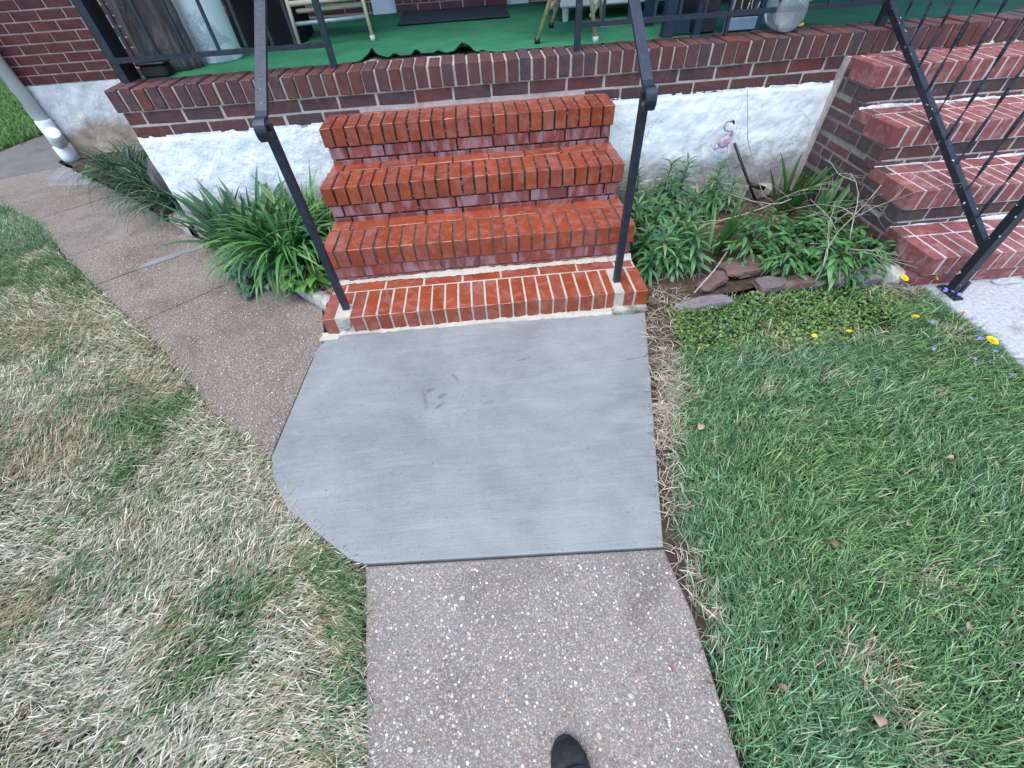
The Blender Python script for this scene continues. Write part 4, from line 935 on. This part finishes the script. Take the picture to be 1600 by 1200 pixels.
# lilies: one plant with its whorled leaves, copied
lv = variants(lambda k: leaf_lance(.112+.009*k, .021, .7+.2*k, 6, .3), 4, 'lily')
def lily(label, h, n):
    r = empty('lily_plant', (0,0,0), 0, label, 'lily', 'lilies in the bed right of the orange stairs')
    child('stem', MB().tube([(0,0,-.02),(.004,0,h*.5),(0,.003,h)], [.005,.0045,.003], 6).me('stem', True), 'stem', r, False)
    for k in range(n):
        t = .12+.88*k/n; a = k*2.4; put_leaf(r, lv[k % 4], (0, 0, h*t), a, (1.1-.45*t)*random.uniform(.85, 1.15), (.35-1.25*t**2.2)+random.gauss(0, .12), random.gauss(0, .2))
    return r
LL = 'green lily with whorled narrow leaves among the lilies right of the orange stairs'
base = [lily(LL, .27, 44), lily(LL, .19, 38), lily(LL, .32, 48)]
spots = [(1.70,1.04,2),(1.84,1.02,2),(1.99,1.0,0),(2.13,1.02,0),(1.70,.85,0),(1.83,.83,0),(1.96,.82,0),(2.10,.84,1),(2.36,1.04,2),(2.26,.86,0),(1.71,.62,0),(1.83,.60,0),(1.95,.58,1),(2.06,.60,1),(1.71,.47,1),(1.82,.44,0),(1.93,.42,1),(1.76,.33,1),(1.86,.30,1),(1.96,.31,1),(2.44,.98,1),(1.70,.24,1)]
rows = [(.95, 'against the white wall'), (.80, 'in the second row from the white wall'), (.55, 'in the middle row'), (.38, 'in the second row from the lawn'), (0, 'at the lawn end of the bed')]
def row_of(y): return next(i for i, (lim, _) in enumerate(rows) if y >= lim)
def lily_label(x, y):
    i = row_of(y); xs = sorted(q[0] for q in spots if row_of(q[1]) == i); j = xs.index(x)
    return 'lily plant '+rows[i][1]+', '+['nearest the orange stairs','second from the orange stairs','third from the orange stairs','fourth from the orange stairs','fifth from the orange stairs','furthest from the orange stairs'][j if j < len(xs)-1 or j == 0 else 5]
used = set()
for i, (x, y, k) in enumerate(spots):
    b = base[k]
    r = b if k not in used else dup(b); used.add(k)
    r['label'] = lily_label(x, y)
    r.location = (x+random.uniform(-.03,.03), y+random.uniform(-.03,.03), .0); r.rotation_euler = (random.gauss(0,.10), random.gauss(0,.10), random.uniform(0, 6.28)); s = random.uniform(.85, 1.15); r.scale = (s, s, s)
ir = variants(lambda k: leaf_strap(.27+.03*k, .024, .05+.11*k, .15+.12*k, 7, .25, .55), 5, 'iris')
clump('iris_plant', (2.13,.42,.01), 13, ir, .03, 'green sword leaved iris at the right edge of the lilies', 'iris', 'irises in the right bed', face=.3, spread=.9)
clump('iris_plant', (2.78,.84,.0), 24, ir, .07, 'tall broad sword leaved iris behind the dead twigs', 'iris', 'irises in the right bed', sc=(.8, 1.2))
clump('iris_plant', (2.84,.60,.0), 14, ir, .05, 'short sword leaved iris leaning before the right stair side', 'iris', 'irises in the right bed', sc=(.8, 1.2), face=.6, spread=.8)
wl_ = [(2.45,.24,'low green weed clump before the edging stones under the twigs'),(2.62,.22,'leafy weed clump in the middle behind the edging stones'),(2.76,.26,'leafy weed clump beside the right stair corner'),(2.60,.40,'green weed clump amid the dead twigs'),(2.80,.42,'broad leaved weed tucked against the right stair side'),(2.30,.40,'small weed left of the twigs beside the flat stone'),(2.88,.56,'tall leafy weed at the foot of the right stair side behind the twigs'),(2.52,.56,'broad low weed between the lilies and the tall iris'),(2.70,.14,'bushy weed right behind the middle edging stones'),(2.88,.22,'weed squeezed beside the pale concrete lump')]
for x, y, lab in wl_:
    broad_plant((x, y, .01), 95, .080, .019, 'weed', lab, (.01, .15), .14, 'weed', 'weed_clump', 'weed clumps in the right bed')
mp_ = empty('maple_seedling', (2.86,1.04,.0), 0, 'bronze green maple seedling against the foot of the white wall', 'seedling')
child('stem', MB().tube([(0,0,0),(.0,-.01,.16)], .0025, 6).me('stem', True), 'stem', mp_, False)
def maple_leaf(L):
    pts = []
    for k in range(5):
        a = (k-2)*.72; pts.append((L*math.cos(a)*(1-.12*abs(k-2)), L*math.sin(a)*(1-.12*abs(k-2)), -.12*L)); a2 = a+.36
        if k < 4: pts.append((L*.42*math.cos(a2), L*.42*math.sin(a2), 0))
    v = [(0,0,0)]+pts; f = [(0, i, i+1) for i in range(1, len(pts))]; return v, f
ml = variants(lambda k: maple_leaf(.055+.012*k), 2, 'maple')
for a, m_ in ((2.6,1),(.9,0),(-1.2,1),(-2.6,0)): put_leaf(mp_, ml[m_], (.012*math.cos(a), .012*math.sin(a)-.01, .158), a, 1, .25)

# dead twigs
def branch(m, p, d, L, r, depth, rng):
    pts = [Vector(p)]; d = Vector(d).normalized(); n = 6
    for i in range(n):
        d = (d+Vector((rng.gauss(0,.16), rng.gauss(0,.16), rng.gauss(0,.13)-.03))).normalized(); q = pts[-1]+d*L/n
        if q.z < .02: q.z = .02; d.z = abs(d.z)*.3
        pts.append(q)
    m.tube(pts, [r*(1-.6*i/n) for i in range(n+1)], 5)
    if depth:
        for k in range(rng.randint(2, 3)):
            i = rng.randint(1, n-1); dd = (d+Vector((rng.gauss(0,.7), rng.gauss(0,.7), rng.gauss(0,.35)))).normalized(); branch(m, pts[i], dd, L*rng.uniform(.45,.75), r*.6, depth-1, rng)
for k, (p, d, L, lab) in enumerate([((2.52,.05,.03),(.15,.55,.75),.50,'pale dry branch arching over the weeds by the edging stones'),((2.62,.62,.20),(-.7,-.45,.10),.50,'dry twigs spreading left in front of the stake'),((2.80,.28,.12),(.05,.6,.45),.35,'thin dry twigs against the right stair side'),((2.60,.30,.10),(.7,-.3,.1),.40,'dry twig lying over the weeds towards the right stairs')]):
    rng = random.Random(20+k); m = MB(); branch(m, p, d, L, .0042, 3, rng); t_ = link('dead_branch', m.me('dead_branch', True), 'twig'); tag(t_, lab, 'branch', 'dead branches in the right bed')
m = MB().tube([(1.86,.02,.055),(2.02,.17,.075),(2.16,.33,.085)], .004, 6); tag(link('dead_branch', m.me('dead_branch', True), 'twig'), 'straight dry stick lying across the mauve stone', 'branch', 'dead branches in the right bed')

# ------------------------------------------------------------------ grass and small litter (nobody could count these)
rng = np.random.RandomState(3)
def zfn(P, zb): return np.full(len(P), zb)
def left_lawn(poly, dens, seed, gmin=0., lmul=1.0):
    rng = np.random.RandomState(seed); P = sample(poly, dens, rng); n = len(P)
    patch = vnoise(P, 1.15, 1); mid = vnoise(P, 3.2, 6); fine = vnoise(P, 8, 2)
    edge_g = np.clip((P[:, 1]-.2)*.55, 0, .6)                              # greener towards the house
    st = np.clip(.63-(P[:, 1]+.8)*.10+(patch-.5)*1.2+(mid-.5)*1.25+(vnoise(P, 5.5, 7)-.5)*1.3+(fine-.5)*.9-edge_g-gmin, .14, .84); isst = rng.rand(n) < st
    k1 = rng.rand(n)**1.25
    green = lerp((.030,.090,.024), (.25,.39,.18), k1); cool = lerp((.04,.11,.05), (.28,.42,.27), k1)
    green = np.where((vnoise(P, .9, 8) > .5)[:, None], green, .5*green+.5*cool)
    straw = lerp((.24,.195,.115), (.86,.82,.64), k1); tan = lerp((.24,.19,.11), (.66,.58,.42), k1)
    wh = np.clip((-.35-P[:, 1])*.7, 0, .7)[:, None]; straw = straw*(1-wh)+wh*lerp((.30,.275,.20), (.88,.86,.72), k1)
    straw = np.where((vnoise(P, 2.6, 9)+rng.normal(0, .07, n) > .60)[:, None], tan, straw)
    col = np.where(isst[:, None], straw, green)*(.8+.4*rng.rand(n)[:, None])
    flow = .75+2.0*(vnoise(P, 1.1, 5)-.5)*2
    ang = np.where(rng.rand(n) < .6, flow, flow+np.pi)+rng.normal(0, .5, n)
    return blades('grass', P, zfn(P, -.030), rng.uniform(.028, .064, n)*lmul, rng.uniform(.0018, .0038, n), ang, np.where(isst, rng.uniform(.65, 1.35, n), rng.uniform(.25, 1.1, n)), col, rng, .35)
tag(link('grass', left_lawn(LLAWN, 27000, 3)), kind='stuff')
band = [(-.16,-.72),(-.07,-.79),(.03,-.945),(.285,-1.15),(.335,-1.21),(.365,-1.385),(.41,-1.665),(.42,-2.2),(.33,-2.2),(.32,-1.7),(.27,-1.4),(.22,-1.22),(-.02,-1.0),(-.16,-.84)]
tag(link('grass_edge', left_lawn(band, 16000, 4, .36, 1.15)), kind='stuff')
P = sample(RLAWN, 23000, rng); n = len(P)
patch = vnoise(P, 1.8, 11); fine = vnoise(P, 6, 12); clover = ((P[:, 1] > -.33+.12*(fine-.5)) & (P[:, 0] < 2.75))
keep = ~clover | (rng.rand(n) < .22); P = P[keep]; n = len(P); patch = patch[keep]; fine = fine[keep]
k1 = rng.rand(n); blue = np.clip((vnoise(P, 1.3, 14)-.36)*2.2+rng.normal(0, .25, n), 0, 1)
k1 = k1**1.5; green = lerp((.032,.095,.026), (.28,.47,.18), k1); teal = lerp((.032,.105,.050), (.29,.49,.29), k1)
col = green*(1-blue[:, None])+teal*blue[:, None]; isst = rng.rand(n) < np.clip((fine-.58)*2.6, .05, .55)
col = np.where(isst[:, None], lerp((.30,.27,.16), (.64,.60,.46), k1), col)*(.7+.6*rng.rand(n)[:, None])
flow = .4+2.2*(vnoise(P, 1.3, 15)-.5)*2
ang = np.where(rng.rand(n) < .5, flow, flow+np.pi)+rng.normal(0, .7, n)
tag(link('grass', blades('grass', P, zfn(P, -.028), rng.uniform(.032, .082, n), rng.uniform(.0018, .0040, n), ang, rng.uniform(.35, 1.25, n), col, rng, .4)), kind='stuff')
# far grass past the house corner
P = sample([(-4.1,3.40),(-3.92,3.99),(-3.7,8),(-8,8),(-8,2.9),(-4.8,2.9)], 3500, rng); n = len(P); k1 = rng.rand(n)
tag(link('grass', blades('grass', P, zfn(P, -.02), rng.uniform(.06, .11, n), rng.uniform(.006, .010, n), rng.uniform(0, 6.28, n), rng.uniform(.2, 1.0, n), lerp((.06,.15,.035), (.15,.28,.08), k1), rng, .4)), kind='stuff')
# ground cover of small round leaves at the back of the right lawn
P = sample([(1.68,-.33),(1.72,-.02),(2.2,.05),(2.85,.01),(3.0,-.05),(2.75,-.22),(2.45,-.36),(2.0,-.40)], 9500, rng); n = len(P)
ang = rng.uniform(0, 6.28, n); r = rng.uniform(.004, .0085, n); z = -.02+rng.uniform(0, .032, n); tl = rng.normal(0, .35, n); tl2 = rng.normal(0, .35, n)
V = np.zeros((n, 6, 3))
for k in range(6):
    a = ang+k*np.pi/3; dx = r*np.cos(a)*(1.2 if k % 3 == 0 else .9); dy = r*np.sin(a)*.95; V[:, k] = np.c_[P[:, 0]+dx, P[:, 1]+dy, z+dx*tl+dy*tl2]
T = (np.array([[0,1,2],[0,2,3],[0,3,4],[0,4,5]])[None]+6*np.arange(n)[:, None, None]).reshape(-1, 3); k1 = rng.rand(n)
yel = np.clip((vnoise(P, 3, 31)-.45)*4, 0, 1)[:, None]; C = lerp((.05,.12,.025), (.21,.33,.09), k1**1.3)*(1-yel*.7)+lerp((.18,.21,.05), (.42,.45,.15), k1)*yel*.7
tag(link('ground_cover', tri_mesh('ground_cover', V.reshape(-1, 3), T, np.repeat(C, 6, 0), 'blade')), kind='stuff')
# dry straw along the slab, in the beds
def straw(poly, dens, z, name='dry_straw', ln=(.03, .08), dark=1.0):
    P = sample(poly, dens, rng); n = len(P); k1 = rng.rand(n)
    tag(link(name, blades(name, P, zfn(P, z)+rng.uniform(0, .018, n), rng.uniform(*ln, n), rng.uniform(.0012, .0030, n), rng.uniform(0, 6.28, n), rng.uniform(.9, 1.5, n), lerp((.14,.09,.055), (.68,.61,.48), k1)*dark, rng, .8)), kind='stuff')
straw([(1.585,-.30),(1.66,-.30),(1.58,-.62),(1.50,-.78),(1.45,-.85),(1.40,-.85)], 12000, -.012)
straw([(1.60,-.02),(1.74,-.02),(1.68,-.28),(1.48,-.92),(1.44,-1.1),(1.33,-1.12)], 5000, -.012)
straw([(1.325,-1.20),(1.40,-1.20),(1.42,-1.42),(1.36,-1.55),(1.345,-1.42)], 7000, -.014)
straw([(1.63,.02),(1.75,-.05),(1.85,.05),(1.80,.14),(1.68,.15)], 6000, .0)
straw([(-.15,-.73),(-.06,-.78),(.05,-.95),(.0,-1.0),(-.16,-.84)], 8000, -.02)
straw([(2.1,.3),(2.86,.3),(2.86,1.0),(2.2,1.0)], 750, .01, 'dry_debris', (.03, .10), .6)
straw([(1.6,.1),(2.3,.12),(2.3,1.0),(1.6,1.0)], 600, .01, 'dry_debris', (.03, .08), .6)
straw([(-.9,.98),(-.06,.32),(.0,.30),(.0,1.0)], 900, .035, 'dry_debris', (.03, .08), .8)
straw([(-.05,.27),(.0,.24),(.0,.36),(-.07,.36)], 9000, .035, 'dry_debris', (.04, .08), 1)
straw([(2.86,-.03),(2.98,-.03),(2.98,-.12),(2.84,-.12)], 9000, .012, 'dry_debris', (.02, .05), .8)
# stones of the aggregate standing proud of the concrete
bm = bmesh.new(); bmesh.ops.create_icosphere(bm, subdivisions=1, radius=1); bm.verts.index_update(); IV = np.array([q.co[:] for q in bm.verts]); IT = np.array([[v.index for v in f.verts] for f in bm.faces]); bm.free()
def pebbles(poly, dens, z, smin, smax, seed, browner=0):
    r_ = np.random.RandomState(seed); P = sample(poly, dens, r_); n = len(P)
    s = smin+(smax-smin)*r_.rand(n)**3.2; an = r_.uniform(0, 6.28, n); el = r_.uniform(.6, 1.0, n); c, sn = np.cos(an), np.sin(an)
    jit = 1+r_.uniform(-.18, .18, (n, len(IV)))
    X = IV[None, :, 0]*jit*s[:, None]; Y = IV[None, :, 1]*jit*s[:, None]*el[:, None]; Z = IV[None, :, 2]*s[:, None]*.45
    V = np.stack([P[:, 0, None]+X*c[:, None]-Y*sn[:, None], P[:, 1, None]+X*sn[:, None]+Y*c[:, None], z-s[:, None]*.12+Z], -1)
    T = (IT[None]+len(IV)*np.arange(n)[:, None, None]).reshape(-1, 3); k = r_.rand(n); pal = np.array([(.56,.53,.48),(.74,.71,.66),(.38,.31,.24),(.20,.16,.13),(.46,.35,.25),(.33,.22,.15),(.42,.38,.33)])
    C = pal[(k*len(pal)).astype(int)]*(.75+.4*r_.rand(n)[:, None])*np.array([1, 1-.05*browner, 1-.12*browner])
    tag(link('pebbles', tri_mesh('pebbles', V.reshape(-1, 3), T, np.repeat(C, len(IV), 0), 'pebble')), kind='stuff')
pebbles([(.345,-1.19),(1.31,-1.225),(1.33,-1.41),(1.328,-1.536),(1.322,-1.745),(1.314,-2.4),(.425,-2.4),(.42,-1.665),(.374,-1.382)], 8500, -.007, .0011, .0058, 5)
pebbles([(-.085,.20),(-.44,.53),(-.98,1.03),(-1.48,1.44),(-1.90,1.15),(-1.327,.50),(-.883,.09),(-.443,-.385),(-.11,-.65),(-.06,-.10)], 6000, -.012, .0011, .0046, 6, 2.5)
# pale loose chips big enough to pick out
for k, (x, y, s) in enumerate([(.655,-1.295,.0085),(.69,-1.66,.007),(1.00,-1.655,.0075),(.52,-1.64,.008),(1.19,-1.34,.006),(.95,-1.27,.006),(.60,-1.58,.006),(1.10,-1.58,.0055)]):
    o = link('stone_chip', rock_me(s*1.25,s*.9,s*.6,k+50,.3,2,.7), 'mortar_new'); o.location = (x, y, -.005); o.rotation_euler.z = k; tag(o, 'small white stone chip lying on the pebbled path', 'stone chip', 'white stone chips on the path')

# ------------------------------------------------------------------ flowers and fallen leaves
def flower_y(loc, s, label):
    r = empty('dandelion', loc, random.random()*6, label, 'dandelion', 'yellow dandelions in the right lawn')
    m = MB()
    for ring, (n, L, up) in enumerate(((13, 1.0, .15), (10, .75, .5), (6, .45, 1.0))):
        for k in range(n):
            a = 2*math.pi*(k+.3*ring)/n; c, si = math.cos(a), math.sin(a); w = .16*s; p = Vector((c*L*s, si*L*s, up*.4*s)); q = Vector((-si*w, c*w, 0)); b = Vector((0, 0, .05*ring*s))
            m.add([b-q*.5, p-q, p*1.06, p+q, b+q*.5], [(0,1,2,3,4)])
    child('flower_head', m.me('flower_head'), 'petal_y', r, False); r.children[0].location = (0, 0, 0)
    child('stem', MB().tube([(0,0,0),(.004,.002,-.05)], .0018, 5).me('stem'), 'stem', r, False); return r
for x, y, z, s, lab in [(2.95,-.005,.045,.020,'yellow dandelion before the pale concrete lump, leftmost of the three by the stairs'),(3.03,.02,.050,.013,'smallest yellow dandelion of the three before the lowest right stair brick'),(3.09,-.03,.05,.018,'yellow dandelion nearest the railing foot of the three by the stairs'),(2.787,-.30,.05,.015,'half open yellow dandelion in the lawn beside a violet'),(3.02,-.30,.05,.011,'tiny yellow dandelion near the edge of the pale path'),(2.973,-.503,.06,.024,'largest bright yellow dandelion near the edge of the pale path'),(2.452,-.339,.035,.011,'small yellow dandelion in the middle of the ground cover'),(2.286,-.347,.035,.011,'small yellow dandelion furthest left in the lawn')]:
    o = flower_y((x, y, z), s, lab); o.rotation_euler = (random.gauss(-.2, .2), random.gauss(0, .2), random.random()*6)
def violet(label):
    r = empty('violet', (0,0,0), 0, label, 'violet', 'small violets in the right lawn'); m = MB()
    for k in range(5):
        a = 2*math.pi*k/5+.3; c, si = math.cos(a), math.sin(a); L = .011; m.add([(0,0,0), (c*L*.6+si*.005, si*L*.6-c*.005, .003), (c*L, si*L, .002), (c*L*.6-si*.005, si*L*.6+c*.005, .003)], [(0,1,2,3)])
    child('petals', m.me('petals'), 'petal_v', r, False); child('stem', MB().tube([(0,0,0),(.003,0,-.045)], .0012, 5).me('stem'), 'stem', r, False); return r
V0 = violet('small blue violet flower among the grass near the pale path')
for k, (x, y) in enumerate([(2.836,-.344),(2.925,-.40),(2.957,-.471),(2.958,-.554),(2.95,-.59),(2.84,-.585),(2.88,-.61),(2.69,-.50),(2.72,-.505),(3.02,-.35),(2.902,-.686),(2.658,-.782),(2.76,-.34),(2.99,-.42)]):
    r = V0 if k == 0 else dup(V0); r.location = (x, y, .045); r.rotation_euler = (random.gauss(-.25,.25), random.gauss(0,.25), random.random()*6); s = random.uniform(.7,1.05); r.scale = (s*.85, s*.85, s)
for k, (x, y) in enumerate([(3.085,-.115),(3.10,-.14),(3.07,-.13),(3.055,-.105),(3.115,-.165)]):
    r = dup(V0, 'purple violet in the tight bunch at the foot of the right railing post'); r.location = (x, y, .04); r['group'] = 'violets at the railing foot'; r.rotation_euler = (random.gauss(-.25,.25), random.gauss(0,.25), random.random()*6); r.scale = (.95,.95,.95)
dlf = variants(lambda k: leaf_lance(.034+.010*k, .017+.005*k, 2.4, 6, 1.0, .7), 3, 'deadleaf', 'dead_leaf')
for k, (x, y, a, lab) in enumerate([(2.101,-1.224,.4,'curled pale brown leaf on the right lawn furthest from the path'),(1.843,-1.269,2,'dark curled brown leaf in a gap of the right lawn'),(1.589,-.78,1,'dry brown leaf at the left edge of the right lawn'),(2.43,-1.01,2.6,'pale dry leaf near the right edge of the lawn'),(2.06,-1.52,.3,'reddish brown dry leaf low on the right lawn'),(1.69,-1.70,1.2,'straw coloured dry leaf low on the right lawn near the frame edge'),(1.50,-1.61,2.2,'brown dry leaf on the right lawn close to the path')]):
    o = bpy.data.objects.new('dead_leaf', dlf[k % 3]); COL.objects.link(o); o.location = (x, y, .012); o.rotation_euler = (random.gauss(0,.3), random.gauss(0,.3), a); tag(o, lab, 'leaf', 'dead leaves on the right lawn')
o = link('red_scrap', mesh('red_scrap', *leaf_lance(.018, .007, .8, 4, .4), True), 'red_plastic'); o.location = (1.232,-1.54,-.005); o.rotation_euler.z = 1.9; tag(o, 'tiny red scrap lying on the pebbled path', 'scrap')
